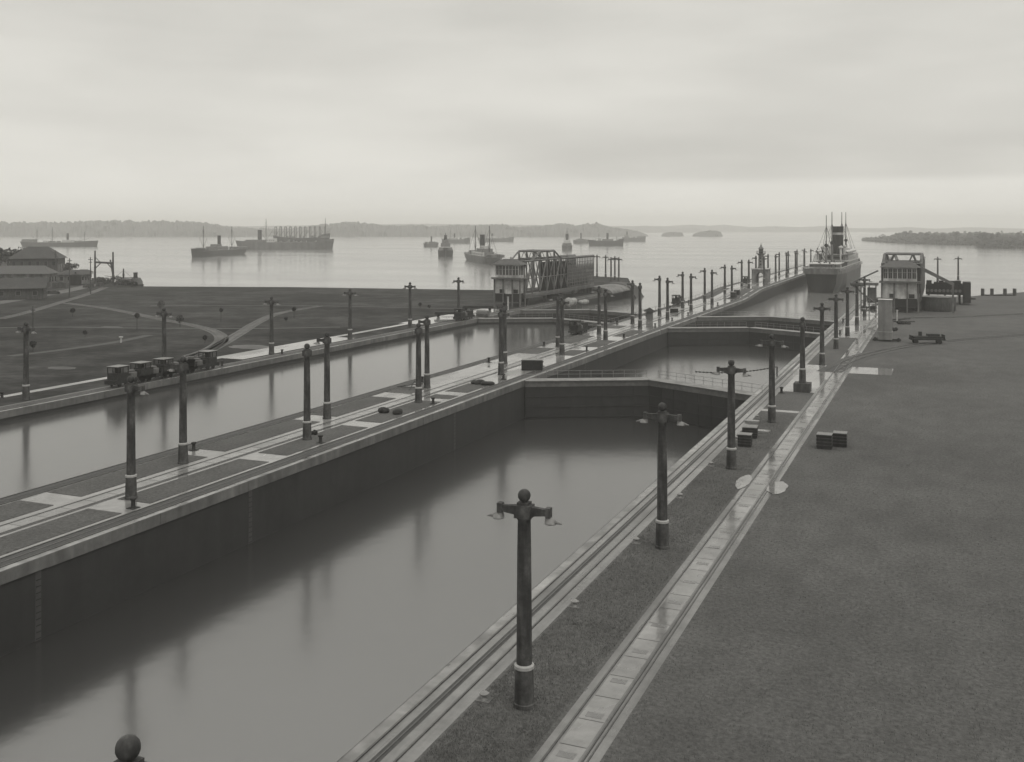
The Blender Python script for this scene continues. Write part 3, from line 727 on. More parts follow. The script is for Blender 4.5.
    MB().add([(x0, ya, 12.1), (x1, ya, 12.1), (x1, yb, 12.1), (x0, yb, 12.1), (x0 + 2.6, (ya + yb) / 2, 13.7), (x1 - 2.6, (ya + yb) / 2, 13.7), ],
             [(0, 1, 5, 4), (1, 2, 5), (2, 3, 4, 5), (3, 0, 4), (3, 2, 1, 0)]).build('roof', 'roof', cab)
    for sx in (-.22, .28):
        MB().box(sx * W_ - .7, sx * W_ + .7, -4.24, -4.202, 3.9, 5.0).build('window', 'glass', t)
    MB().box(-.7, 1.3, -4.26, -4.21, 3.7, 5.0).build('sign_board', 'pale', t)
    pv = MB(); pv.lathe([(w * .8, 0), (w * .8, 1.6), (w * .5, 1.7), (w * .5, z0 - .5)], 28, (0, L1 * .9, 0)); pv.build('pivot_drum', 'iron', t)
    sp_ = MB()
    for y in (2, L1 * .45, L1 + L2 - 3): sp_.box(-w + .6, -w + 1.4, y, y + .8, 0, z0 - .5); sp_.box(w - 1.4, w - .6, y, y + .8, 0, z0 - .5)
    sp_.build('support', 'iron', t)
    return t
dam('long steel truss swing bridge with glazed cabin, parked on the left bank', -115, 275, 2.6, 8.6, 37, 27, 3.4, 15.6)
dam('steel truss swing bridge seen end-on with glazed cabin, on the right bank', -10.2, 297, 3.2, 9.8, 37, 27, 4.9, 15.2)
# walkway beside the right dam
t = thing('walkway_platform', 'raised steel walkway left of the right-hand cabin', 'platform', (-19, 292, 0))
MB().box(-4, 3.2, -1, 1.2, 7.2, 7.9).build('deck', 'steel', t)
b = MB(); b.bar((-3.4, 0, 7.9), (3.2, 0, 11.2), .3); b.build('brace', 'steel', t)
b = MB()
for x in (-1.2, .9, 2.6): b.box(x - .15, x + .15, -.2, .1, 0, 7.2)
b.bar((-1.2, 0, 5.2), (2.6, 0, 2.4), .3); b.bar((-1.2, 0, 3.0), (2.6, 0, 3.0), .2); b.bar((-3.5, 0, 7.2), (-1.2, 0, 5.4), .25); b.build('leg', 'steel', t)
b = MB()
b.box(.4, 2.6, .2, .5, 3.2, 6.6); b.build('side_panel', 'steel', t)
# boom and machinery right of dam
t = thing('boom', 'sloping steel boom reaching right from the end-on truss bridge', 'boom', (-5, 296, 0))
b = MB(); b.prism([(0, 11.2), (0, 12.3), (8.0, 8.0), (8.0, 7.2)], 'y', -.4, .4); b.build('boom_girder', 'steel', t); MB().box(7.4, 7.9, -.3, .3, 0, 7.3).build('leg', 'steel', t)
t = thing('curved_bulkhead', 'dark curved bulkhead beside the right-hand cabin', 'bulkhead', (-1.0, 304, 0))
b = MB(); b.lathe([(4.3, 0), (4.5, .4), (4.5, 3.6), (4.35, 3.8)], 36); b.build('shell', 'wood', t, True)
MB().lathe([(4.6, 3.82), (4.6, 3.9), (4.3, 3.9)], 36).build('rim', 'midwall', t, True)
t = thing('winding_machinery', 'dark mass of winding machinery under the pair of lamp posts', 'machinery', (3.5, 330, 0))
b = MB(); b.box(-8, 2.2, 0, 8, 2.8, 5.6); b.build('housing', 'iron', t)
b = MB(); rr = random.Random(3)
for k in range(26):
    x = rr.uniform(-7.5, 2); w_ = rr.uniform(.2, .8); b.box(x - w_, x + w_, rr.uniform(-.8, .5), 3, 5.0, 5.6 + rr.uniform(.2, 1.4))
b.build('gear', 'iron', t)
b = MB()
for k in range(9): b.tube((-7.4 + k * 1.1, -.3, 4.0), (-7.4 + k * 1.1, .6, 4.0), .45, n=12)
b.build('sheave', 'steel', t)
b = MB(); b.box(2.21, 4.3, -1, 6, .6, 6.6); b.box(4.3, 5.6, 0, 2, 1.6, 2.0); b.build('end_block', 'iron', t)
b = MB(); [b.box(x, x + .6, 1, 7, 0, 2.8) for x in (-7.5, -3, 1)]; b.build('support', 'iron', t)
# debris
for i, (px, py, r_) in enumerate(((868, 309, 1.6), (872, 302, 1.4), (893, 331, 1.0), (904, 324, 1.3))):
    heap(['dark gear under the raised walkway', 'dark gear heaped behind the raised walkway', 'small scrap heap right of the tall cabinet', 'low scrap heap in front of the right-hand cabin'][i], A(px, py), r_, 1.2, 'iron', 'gear_heap')
b = MB(); b.bar((-3, 0, .3), (2.8, .6, .9), .25); b.bar((-1, -1, .2), (3.8, -.5, .3), .2); b.bar((-2.5, 0, 0), (-1.5, .4, 2.2), .2)
o = b.build('timber_pile', 'wood'); o.location = A(898, 322); tag(o, 'loose beams lying in front of the right-hand cabin', 'timber')
# tall cabinet
p = A(885.5, 341)
t = thing('tall_cabinet', 'tall narrow pale box standing beside the return track', 'cabinet', p, 0)
MB().box(-1.35, 1.25, -1.2, 1.6, .35, 8.3).build('cabinet_body', 'cab', t)
b = MB(); b.box(-1.38, 1.28, -1.24, -1.2, 1.9, 2.0); b.box(1.25, 1.29, -1.2, 1.6, 1.9, 2.0); b.build('seam', 'pale', t)
MB().box(-1.42, 1.32, -1.3, 1.7, 8.3, 8.38).build('top', 'pale', t)
b = MB(); b.box(-2.4, 2.9, -1.0, -.6, .12, .35); b.box(-2.4, 2.9, 1.0, 1.4, .12, .35)
for x in (-2.0, 2.4):
    for y in (-.8, 1.2): b.tube((x, y - .1, .3), (x, y + .1, .3), .3, n=10)
b.build('trolley', 'iron', t)
MB().box(1.255, 1.30, -.5, .6, 2.4, 4.4).build('door', 'steel', t)
# posts near
p = A(897, 322); o = MB().lathe([(.22, 0), (.2, 2.6), (.26, 2.65), (.26, 2.9)], 12).build('marker_post', 'pale', None); o.location = p; tag(o, 'short white post behind the tall cabinet', 'post')
p = A(508, 310); o = MB().lathe([(.26, 0), (.24, 3.4), (.3, 3.5), (.3, 3.7)], 12).build('marker_post', 'pale', None); o.location = p; tag(o, 'short white post in front of the left truss cabin', 'post')
p = A(121, 342.5); o = MB().lathe([(.2, 0), (.2, .9), (.4, .95), (.4, 1.2)], 10).build('marker_post', 'pale', None); o.location = p; tag(o, 'small white marker post alone in the left field', 'post')
# pile posts at right shore
t = thing('pile_jetty', 'row of timber mooring piles with rails at the right shore', 'jetty', (14, 378, -3))
xs = []
for px, pt in ((984, 289), (993.6, 288), (1007, 286.5), (1017, 285)):
    q = A(px, 298); xs.append((q.x - 14, q.y - 378 + 12, pt))
b = MB()
for (x, y, pt) in xs: b.tube((x, y, -2), (x, y, 5.4), .6, .55, 8)
b.build('pile', 'wood', t)
b = MB()
for (a, c) in zip(xs, xs[1:]): b.bar((a[0], a[1], 3.2), (c[0], c[1], 3.2), .35)
b.build('waler', 'wood', t)
# stones and fender block near left dam
for i, (px, py, r_) in enumerate(((572, 305.5, 2.2), (583, 304, 1.7))):
    heap(['large pale boulder beside the left truss bridge', 'smaller pale boulder right of the large one'][i], A(px, py), r_, 2.6 - i, 'stone', 'boulder', 'boulder', 5, .9)
t = thing('wall_nosing', 'rounded pale concrete nosing with dark timber fender at the left wall end', 'wall', (-107, 352, 0))
b = MB(); pr = [(math.cos(a_) * 6.5 - 4, math.sin(a_) * 2.2) for a_ in [math.pi * k / 12 for k in range(13)]]
b.prism([(x, z) for x, z in pr], 'y', -14, 8); b.build('nosing', 'midwall', t, True)
b = MB(); pr = [(math.cos(a_) * 6.9 - 4, math.sin(a_) * 2.5 - .1) for a_ in [math.pi * k / 12 for k in range(13)]]
b.prism([(-10.9, -3)] + [(x, z) for x, z in pr[::-1]] + [(4.9, -3)], 'y', 8.01, 18); b.build('fender', 'wood', t)

# ================================================================== lighthouse
p = A(761, 282, 1.5)
t = thing('lighthouse', 'small ornate lighthouse on an arched base standing on the centre wall', 'lighthouse', (-65.2, row(761, -65.2, 1.5).y, 1.5), 0)
b = MB()
hw = 3.1
arch = [(-hw, 0), (-hw, 5.0), (hw, 5.0), (hw, 0), (1.35, 0), (1.35, 2.4)] + [(1.35 * math.cos(a_), 2.4 + 1.35 * math.sin(a_)) for a_ in [math.pi * k / 10 for k in range(1, 10)]] + [(-1.35, 2.4), (-1.35, 0)]
# build arch as pieces to avoid a concave cap
for s_ in (-1, 1): b.box(min(s_ * 1.35, s_ * hw), max(s_ * 1.35, s_ * hw), -hw, hw, 0, 5.0)
ang = [math.pi * k / 10 for k in range(11)]
for a0, a1 in zip(ang, ang[1:]):
    x0, z0_, x1, z1_ = 1.35 * math.cos(a0), 2.4 + 1.35 * math.sin(a0), 1.35 * math.cos(a1), 2.4 + 1.35 * math.sin(a1)
    b.prism([(x1, z1_), (x0, z0_), (x0, 4.995), (x1, 4.995)], 'y', -hw + .003, hw - .003)
b.build('arched_base', 'midwall', t)
MB().box(-hw - .25, hw + .25, -hw - .25, hw + .25, 5.0, 5.35).build('cornice', 'pale', t)
b = MB(); b.lathe([(1.35, 5.35), (1.3, 5.8), (1.1, 6.0), (1.0, 10.3), (1.5, 10.9)], 16); b.build('tower', 'midwall', t, True)
b = MB(); b.lathe([(1.75, 10.9), (1.8, 11.15), (1.6, 11.16)], 16)
for k in range(12):
    a_ = 2 * math.pi * k / 12; b.tube((1.7 * math.cos(a_), 1.7 * math.sin(a_), 11.1), (1.7 * math.cos(a_), 1.7 * math.sin(a_), 12.1), .05, n=4)
b.lathe([(1.66, 12.05), (1.76, 12.05), (1.76, 12.15), (1.66, 12.15)], 16); b.build('gallery', 'steel', t)
ln = MB().lathe([(.85, 11.16), (.85, 12.9)], 12).build('lantern_room', 'glass', t)
MB().lathe([(1.15, 12.9), (1.0, 13.2), (.55, 13.7), (.3, 13.8), (.25, 14.2), (.32, 14.4), (.1, 14.7), (.04, 15.3)], 12).build('dome', 'steel', ln, True)
for k in range(3): MB().box(-.25, .25, -1.16, -.98, 6.6 + k * 1.2, 7.2 + k * 1.2).build('window', 'glass', t)
for i, (px, z, lab) in enumerate(((733.5, .4, 'dark winch box at the foot of the ramp'), (737, .5, 'second dark winch box at the foot of the ramp'))):
    q = row(px, -58.6 - i * .9 - 3, z); crate(lab, (q.x, q.y, z), 1.6, 2, 1.7, 0, 'iron')
# railing of the guide wall far edge
t = thing('guide_railing', 'thin railing along the far edge of the guide wall', 'railing', (XC2 + .4, 200, 0))
b = MB(); pts_ = zpath(ramp, 200, 600, 1.0)
y = 200
while y < 600:
    z_ = zpath(ramp, 200, y + .1, 0)[-1][1]; b.tube((0, y - 200, z_), (0, y - 200, z_ + 1.05), .05, n=4); y += 5
for (a0, z0_), (a1, z1_) in zip(pts_, pts_[1:]): b.tube((0, a0 - 200, z0_), (0, a1 - 200, z1_), .05, n=4)
b.build('rail', 'steel', t)

# ================================================================== ships
def hull_mesh(L, B, F, sheer=.25, stern=.75, bow=.0, n=22, zb=-1.5, straight=False):
    vs = []; fs = []; lv = (0, .5, 1.0)
    for i in range(n + 1):
        s_ = i / n; x = -L / 2 + L * s_
        fb = F * (1 + sheer * (2 * abs(s_ - .5)) ** 3 + (.25 if s_ > .86 else 0))
        if s_ < .15: w = B / 2 * (stern + (1 - stern) * math.sin(s_ / .15 * math.pi / 2))
        elif s_ > .75: w = B / 2 * max(.02, math.cos((s_ - .75) / .25 * math.pi / 2) ** .8)
        else: w = B / 2
        wl = w * (.93 if .15 < s_ < .8 else .55)
        if straight: wl = w
        xb = x + (0 if straight else 1) * (.03 * L * (1 - s_ / .15) if s_ < .15 else (-.02 * L * (s_ - .8) / .2 if s_ > .8 else 0))
        for t_ in lv:
            z = zb + (fb - zb) * t_; ww = wl + (w - wl) * min(1, t_ * 1.5); xx = xb + (x - xb) * t_
            vs += [(xx, -ww, z), (xx, ww, z)]
    k = len(lv) * 2
    for i in range(n):
        for j in range(len(lv) - 1):
            a = i * k + j * 2; b_ = a + k
            fs += [(a, a + 2, b_ + 2, b_), (a + 1, b_ + 1, b_ + 3, a + 3)]
        a = i * k + k - 2; fs.append((a, a + 1, a + k + 1, a + k))
    fs.append((0, 1, 3, 2)); fs.append((2, 3, 5, 4)); e = n * k; fs += [(e, e + 2, e + 3, e + 1), (e + 2, e + 4, e + 5, e + 3)]
    return MB().add(vs, fs)
def ship(label, p0, p1, B, F, hm='hull', hs=(), funnels=(), masts=(), L=None, name='steamship', cat='ship', wm='shipm', posts=()):
    """p0 stern, p1 bow on the water. hs: (s0, s1, width fraction, z0, z1, material); funnels: (s, r, ztop); masts: (s, ztop)"""
    a = Vector(p0[:2]); b_ = Vector(p1[:2]); c = (a + b_) / 2; d = b_ - a
    L = L or d.length; t = thing(name, label, cat, (c.x, c.y, LAKE), math.atan2(d.y, d.x), 'ships anchored on the lake' if cat == 'ship' else None)
    hull = hull_mesh(L, B, F).build('hull', hm, t, True)
    hull_top = MB(); hull_top.box(-L * .42, L * .4, -B * .46, B * .46, F - .02 + .0, F + .1); hull_top.build('deck', 'shipm', t)
    for (s0, s1, wf, z0, z1, m_) in hs:
        ms = MB().box(-L / 2 + s0 * L, -L / 2 + s1 * L, -B / 2 * wf, B / 2 * wf, z0, z1).build('deckhouse', m_, t)
        if (s1 - s0) * L > 5 and z1 - z0 > 1.6:
            w_ = MB(); n = int((s1 - s0) * L / 2.2); zz = (z0 + z1) / 2
            for k in range(n):
                x = -L / 2 + s0 * L + (k + .5) * (s1 - s0) * L / n
                for s_ in (-1, 1): w_.box(x - .45, x + .45, *sorted((s_ * B / 2 * wf, s_ * (B / 2 * wf + .05))), zz - .4, zz + .5)
            w_.build('window', 'glass', ms)
    for (s_, r_, zt) in funnels:
        x = -L / 2 + s_ * L; fn = MB().lathe([(r_, F), (r_, zt - .4), (r_ * 1.08, zt - .35), (r_ * 1.05, zt)], 16, (x, 0, 0)).build('funnel', 'iron', t, True)
    for (s_, zt) in masts:
        x = -L / 2 + s_ * L; m_ = MB(); m_.tube((x, 0, F), (x, 0, zt), .42, .22, 6); ms = m_.build('mast', 'iron', t)
        q = MB(); q.tube((x, 0, F + 3), (x + 9, 0, F + (zt - F) * .55), .16, .1, 5); q.tube((x, 0, F + 3), (x - 8, 0, F + (zt - F) * .5), .16, .1, 5)
        for s2 in (-1, 1): q.tube((x, 0, zt * .92), (x, s2 * B * .45, F), .06, n=4); q.tube((x, 0, zt * .92), (x + s2 * 7, s2 * B * .4, F), .06, n=4)
        q.build('rigging', 'iron', ms)
    for (s_, zt) in posts:
        x = -L / 2 + s_ * L; m_ = MB()
        for s2 in (-1, 1): m_.box(x - .32, x + .32, s2 * B * .3 - .32, s2 * B * .3 + .32, F, zt)
        m_.box(x - .4, x + .4, -B * .3, B * .3, zt - 1, zt); m_.bar((x, -B * .3, F + 2), (x + 5, -B * .3, zt * .8), .25); m_.build('king_post', 'iron', t)
    # bulwark clutter
    q = MB(); rr = random.Random(int(L * 10))
    for k in range(26):
        s_ = rr.uniform(.08, .9); x = -L / 2 + s_ * L; q.box(x - rr.uniform(.2, 1.2), x + rr.uniform(.2, 1.2), -B * rr.uniform(.1, .4), B * rr.uniform(.1, .4), F + .1, F + rr.uniform(.8, 3.2))
    q.build('deck_gear', 'shipm', t)
    return t
def LK(px, py): return A(px, py, LAKE)
ship('small dark steamer with two masts, left of the row of king posts', LK(242, 254), LK(191, 257.5), 14, 5.2, 'hull',
     [(.42, .62, .8, 5.2, 8.6, 'shipm'), (.36, .44, .6, 5.2, 8, 'shipw'), (.0, .12, .8, 5.2, 7.4, 'shipm'), (.5, .58, .5, 8.6, 10.6, 'shipm')], [(.48, 1.5, 18.5)], [(.78, 27), (.22, 27)])
pc = LK(284, 249.5); dirx = Vector((CT, ST))
def side(px, py, half): # endpoints square to the view
    p = LK(px, py); return (p.xy - dirx * half, p.xy + dirx * half)
s0, s1 = side(285.5, 249.5, 57)
ship('long grey collier lying broadside in front of the king posts', s0, s1, 17, 8.5, 'hullg', [(.1, .3, .8, 8.5, 11.5, 'shipm'), (.32, .40, .8, 8.5, 13, 'shipw'), (.92, .99, .6, 8.5, 11, 'hullg')], [(.235, 2.4, 23)], [(.3, 36)])
s0, s1 = side(302, 247.5, 36)
ship('dark ship carrying a long row of tall king posts', s0, s1, 16, 12.5, 'hull', [(.8, .98, .8, 12.5, 15, 'shipm')], [], [(.92, 38)], posts=[(.03 + k * .088, 27) for k in range(11)])
s0, s1 = side(60, 246.5, 52)
ship('long dark steamer lying far left against the wooded shore', s0, s1, 14, 5.5, 'hull', [(.02, .18, .7, 5.5, 10, 'shipm'), (.55, .68, .8, 5.5, 9, 'shipw'), (.75, .85, .8, 5.5, 7.5, 'shipm'), (.3, .36, .8, 5.5, 8, 'shipw')], [(.6, 1.5, 18)], [(.2, 24), (.4, 26), (.82, 20)])
s0, s1 = side(431, 246.8, 10)
ship('little steamer with thin funnel, left of the end-on steamer', s0, s1, 7, 4, 'hullg', [(.35, .7, .8, 4, 6.5, 'shipm')], [(.52, 1.0, 14)], [])
p = LK(445.5, 257); v_ = Vector((p.x, p.y)).normalized() * 26
ship('steamer seen end-on with white deck rail, in open water', p.xy + v_ * 2, p.xy, 13.5, 5.5, 'hull', [(.2, .96, .86, 5.6, 8.2, 'shipm'), (.3, .95, .8, 8.2, 8.8, 'shipw'), (.4, .9, .6, 8.8, 12, 'shipm'), (.5, .85, .35, 12, 15, 'shipm')], [(.65, 1.3, 19)], [(.75, 21)])
s0, s1 = side(456, 243, 24)
ship('pale distant ship behind the end-on steamer', s0, s1, 12, 6, 'hullg', [(.3, .55, .8, 6, 9, 'shipw'), (.9, .99, .6, 6, 9, 'hullg')], [(.45, 1.4, 16)], [(.3, 22)])
ship('two-masted steamer with tall funnel anchored behind the truss cabin', LK(470, 259.8), LK(500, 265.2), 13, 5.0, 'hullg', [(.3, .7, .8, 5, 7.6, 'shipw'), (.42, .62, .6, 7.6, 10.3, 'shipm'), (.85, .97, .6, 5, 7, 'shipm'), (.1, .2, .6, 5, 7, 'shipw'), (.5, .58, .4, 10.3, 12.3, 'shipw')], [(.45, 1.8, 20.5)], [(.2, 27), (.68, 27)])
s0, s1 = side(496, 241.6, 33)
ship('faint distant ship right of the two-masted steamer', s0, s1, 12, 6, 'hullg', [(.3, .5, .8, 6, 10, 'shipw')], [(.4, 1.4, 15)], [(.2, 20)])
p = LK(567, 250.2); v_ = Vector((p.x, p.y)).normalized() * 20
ship('narrow steamer seen end-on with tall black funnel', p.xy + v_ * 2, p.xy, 12, 5, 'hullg', [(.2, .95, .84, 5, 8, 'shipm'), (.4, .9, .55, 8, 11.5, 'shipw')], [(.6, 1.7, 18.5)], [(.7, 25)])
s0, s1 = side(581, 243.4, 13)
ship('small faint steamer between the narrow steamer and the long dark one', s0, s1, 8, 4.5, 'hullg', [(.3, .6, .8, 4.5, 8, 'shipm')], [(.5, 1.3, 17)], [])
s0, s1 = side(606, 245.8, 25)
ship('long dark steamer with funnel, right of the narrow steamer', s0, s1, 11, 7, 'hull', [(.4, .7, .8, 7, 9.5, 'shipm')], [(.54, 1.6, 18)], [(.3, 17), (.8, 14)])
s0, s1 = side(634, 241.3, 22)
ship('faintest distant ship near the left end of the islands', s0, s1, 10, 6.5, 'hullg', [(.1, .25, .8, 6.5, 11, 'shipm')], [(.2, 1.2, 18)], [])
# tug at the left shore
ship('small tug moored at the left shore beside the gantry', LK(141, 291), LK(116, 290.5), 5, 2.2, 'hull', [(.3, .7, .7, 2.2, 5, 'shipm')], [(.22, .8, 7.5)], [(.7, 9)], name='tugboat', cat='tug')

# liner in the right-hand approach
a = Vector((-43.7, 416)); b_ = Vector((-42.2, 522))
t = thing('ocean_liner', 'large liner with one tall funnel and four masts entering the lock approach', 'ship', (a.x, a.y, LAKE), R(90) - math.atan2(b_.x - a.x, b_.y - a.y))
L = 112; B = 15.5; F = 8.6
hm_ = hull_mesh(L, B, F, .12, .8, n=30, zb=-2)
o = hm_.build('hull', 'hull', t, True); o.location = (L / 2, 0, 0)
st_ = hull_mesh(L * 1.003, B * 1.012, F + .01, .12, .8, n=30, zb=F - 1.1, straight=True).build('bulwark', 'bulw', t, True); st_.location = (L / 2, 0, 0)
def lb(x0, x1, w, z0, z1, nm, m_, par=t): return MB().box(x0, x1, -w / 2, w / 2, z0, z1).build(nm, m_, par)
lb(1.5, 104, B * .93, F + .05, F + .3, 'deck', 'shipm')
# pale bulwark line round the stern and sides
b = MB()
for s_ in (-1, 1):
    b.box(1.6, 96, *sorted((s_ * (B / 2 - .5), s_ * (B / 2 - .35))), F + 1.2, F + 1.5)
    for k in range(40): b.box(1.6 + k * 2.4, 1.75 + k * 2.4, *sorted((s_ * (B / 2 - .5), s_ * (B / 2 - .38))), F + .2, F + 1.2)
b.box(1.4, 1.6, -B / 2 + .5, B / 2 - .5, F + 1.2, F + 1.5)
for k in range(9): b.box(1.4, 1.55, -B / 2 + .5 + k * 1.7, -B / 2 + .65 + k * 1.7, F + .2, F + 1.2)
b.build('bulwark_rail', 'pale', t)
dk = lb(6, 24, 10, F + .3, F + 2.6, 'poop_house', 'shipm'); lb(5, 26, 12.5, F + 2.61, F + 2.85, 'awning', 'shipw')
s1_ = lb(36, 78, 12.6, F + .3, F + 2.9, 'lower_deckhouse', 'shipm'); lb(34, 80, 14.6, F + 2.9, F + 3.15, 'promenade_deck', 'shipw')
s2_ = lb(38, 76, 10.6, F + 3.15, F + 5.5, 'upper_deckhouse', 'shipm'); lb(37, 77, 13.5, F + 5.5, F + 5.7, 'boat_deck', 'shipm')
s3_ = lb(66, 75, 9, F + 5.7, F + 8.0, 'bridge', 'shipw')
b = MB()
for k in range(17):
    for s_ in (-1, 1): b.box(38 + k * 2.3, 39 + k * 2.3, *sorted((s_ * 5.3, s_ * 5.35)), F + 3.8, F + 4.9)
b.box(37.95, 38.0, -4.5, 4.5, F + 3.9, F + 4.9)
b.build('window', 'glass', s2_)
b = MB()
for k in range(21):
    for s_ in (-1, 1): b.tube((34.5 + k * 2.2, s_ * 7.1, F + .3), (34.5 + k * 2.2, s_ * 7.1, F + 5.5), .08, n=4)
for k in range(6): b.tube((34.3, -7 + k * 2.8, F + .3), (34.3, -7 + k * 2.8, F + 2.9), .08, n=4)
b.build('stanchion', 'shipw', t)
for k in range(5):
    for s_ in (-1, 1):
        m_ = MB(); m_.lathe([(.05, -3.2), (.7, -2.4), (1.0, 0), (.7, 2.4), (.05, 3.2)], 10); m_.v = [(40 + k * 7.2 + z, s_ * 6.2 + x, F + 7.0 + y * .7) for x, y, z in m_.v]
        m_.build('lifeboat', 'shipw', t, True)
fn = MB().lathe([(2.35, F + 5.7), (2.35, 25.8), (2.5, 25.85), (2.45, 26.3)], 24, (52, -.9, 0)).build('funnel', 'iron', t, True)
MB().lathe([(2.38, 22.6), (2.39, 23.6)], 24, (52, -.9, 0)).build('band', 'pale', fn, True)
for (x, y, zt, w_) in ((18, 0.0, 30.8, .42), (30, -.9, 32.3, .5), (84, .6, 33.0, .5), (88, 0.4-1.2, 33.0, .45)):
    ms = MB().tube((x, y, F), (x, y, zt * .6), w_, w_ * .85, 8).tube((x, y, zt * .6), (x, y, zt), w_ * .6, w_ * .3, 8).build('mast', 'shipm', t)
    q = MB()
    q.tube((x, y, zt * .85), (x + 12, y + 4, F + 1), .07, n=4); q.tube((x, y, zt * .85), (x + 12, y - 5, F + 1), .07, n=4); q.tube((x, y, zt * .85), (x - 10, y - 5, F + 1), .07, n=4)
    q.tube((x, y, zt * .85), (x - 10, y + 5, F + 1), .07, n=4); q.tube((x, y, F + 3), (x + 8, y + 3, F + 9), .16, n=5); q.tube((x, y, F + 3), (x - 8, y + 3, F + 8), .16, n=5)
    q.ball((x, y, zt * .6), .8, 8, 5); q.build('rigging', 'iron', ms)
for (x, y) in ((44, 3.2), (44, -3.2), (59, 3.3), (60, -3), (33, 3), (33, -4), (64, 3.4), (28, 2)):
    MB().lathe([(.35, F + .3), (.35, F + 8.2), (.75, F + 8.5), (.75, F + 9.2), (.2, F + 9.4)], 10, (x, y, 0)).build('ventilator', 'shipw', t, True)
b = MB(); rr = random.Random(8)
for k in range(60):
    x = rr.uniform(4, 96); y = rr.uniform(-5.8, 5.8); w_ = rr.uniform(.3, 1.0); b.box(x - w_, x + w_, y - w_ / 2, y + w_ / 2, F + .3, F + rr.uniform(1.4, 3.8 if x < 34 else 4.5))
b.build('deck_gear', 'shipm', t)
lb(90, 104, 8, F + .3, F + 2.4, 'forecastle_house', 'shipm')
MB().tube((-1.2, 0, F), (-3, 0, F + 4.5), .1).build('flagstaff', 'shipm', t)

# ================================================================== left shore buildings
def house(label, loc, rz, w, d, h, rh, wm='midwall', rm='darkroof', floors=1, nw=5, over=1.0, hip=True, name='house'):
    t = thing(name, label, 'building', loc, rz)
    wl = MB().box(-w / 2, w / 2, -d / 2, d / 2, 0, h).build('wall', wm, t)
    e = over; i_ = min(w, d) * .45 if hip else 0
    MB().add([(-w / 2 - e, -d / 2 - e, h), (w / 2 + e, -d / 2 - e, h), (w / 2 + e, d / 2 + e, h), (-w / 2 - e, d / 2 + e, h), (-w / 2 - e + i_, 0, h + rh), (w / 2 + e - i_, 0, h + rh)],
             [(0, 1, 5, 4), (1, 2, 5), (2, 3, 4, 5), (3, 0, 4), (3, 2, 1, 0)]).build('roof', rm, t)
    for fl in range(floors):
        z = h / floors * (fl + .35)
        for k in range(nw):
            x = -w / 2 + (k + .5) * w / nw
            fr = MB().box(x - .75, x + .75, -d / 2 - .06, -d / 2, z, z + h / floors * .42).build('window', 'steel', t)
            MB().box(x - .6, x + .6, -d / 2 - .09, -d / 2 - .062, z + .12, z + h / floors * .42 - .12).build('pane', 'glass', fr)
    for k in range(3): y = -d / 2 + (k + .5) * d / 3; MB().box(w / 2, w / 2 + .05, y - .6, y + .6, h * .4, h * .75).build('window', 'glass', t)
    return t
rzv = YAW
house('big dark two-storey shore building with hipped roof', A(38, 280), rzv + .2, 19, 14, 9.5, 5, 'wood', 'darkroof', 2, 6)
house('long low pale-walled building in front of the big shore building', A(16, 287), rzv + .1, 27, 9, 5.2, 3, 'midwall', 'roof', 1, 7)
house('dark gabled shed nearest the left edge of the field', A(4, 299), rzv + .3, 24, 9, 3.5, 3.2, 'wood', 'darkroof', 1, 5, hip=False)
house('small shed with pale wall behind the round tank', A(74, 283.5), rzv - .1, 10, 7, 3.8, 1.8, 'midwall', 'darkroof', 1, 3)
MBt = thing('storage_tank', 'squat dark round tank in front of the small shed', 'tank', A(75.5, 285), 0)
MB().lathe([(2.1, 0), (2.2, .3), (2.2, 4.0), (1.6, 4.4), (.1, 4.6)], 20).build('tank_shell', 'iron', MBt, True); MB().lathe([(.3, 4.5), (.3, 5.2)], 8).build('vent', 'iron', MBt)
house('small hut at the water beside the storage tank', A(84, 280), rzv, 5, 4, 3.2, 1.4, 'pale', 'darkroof', 1, 2)
# gantry
q0 = A(95, 284); q1 = A(113, 285.5)
t = thing('gantry', 'two tall masts joined by a braced crossbeam at the left shore', 'gantry', q0)
dq = q1 - q0
for d_, h_ in ((Vector((0, 0, 0)), 13.4), (dq, 13.2)):
    m_ = MB(); m_.tube(d_, d_ + Vector((0, 0, h_)), .5, .3, 6); m_.build('mast', 'wood', t)
b = MB(); b.bar((0, 0, 8.8), (dq.x, dq.y, 8.8), .55); b.bar((0, 0, 6.2), (dq.x * .35, dq.y * .35, 8.8), .35); b.bar((dq.x, dq.y, 6.2), (dq.x * .65, dq.y * .65, 8.8), .35); b.bar((0, 0, 11), (dq.x * .3, dq.y * .3, 8.8), .25); b.bar((dq.x, dq.y, 4), (dq.x * .85, dq.y * .85, 10), .5)
b.build('crossbeam', 'wood', t)
def pole(label, px, py, pt, arm=1.6, lean=0):
    p = A(px, py); h_ = (py - pt) / 1024 * (Vector((p.x, p.y)).dot(Vector((-ST, CT))))
    t = thing('utility_pole', label, 'pole', p, YAW, 'utility poles by the shore'); MB().tube((0, 0, 0), (lean, 0, h_), .22, .13, 6).build('pole', 'wood', t)
    b = MB(); b.box(-arm / 2, arm / 2, -.08, .08, h_ - 1.0, h_ - .8); b.box(-arm / 2 * .7, arm / 2 * .7, -.08, .08, h_ - 1.9, h_ - 1.7); b.build('crossarm', 'wood', t)
pole('tall utility pole rising in front of the round tank', 69.5, 297, 258)
pole('tall utility pole left of the gantry', 90.5, 294, 257)
pole('utility pole right of the big shore building', 55.5, 283, 250)
pole('utility pole in front of the low pale-walled building', 33, 330, 306, 1)
pole('utility pole behind the low pale-walled building', 8, 285, 252)

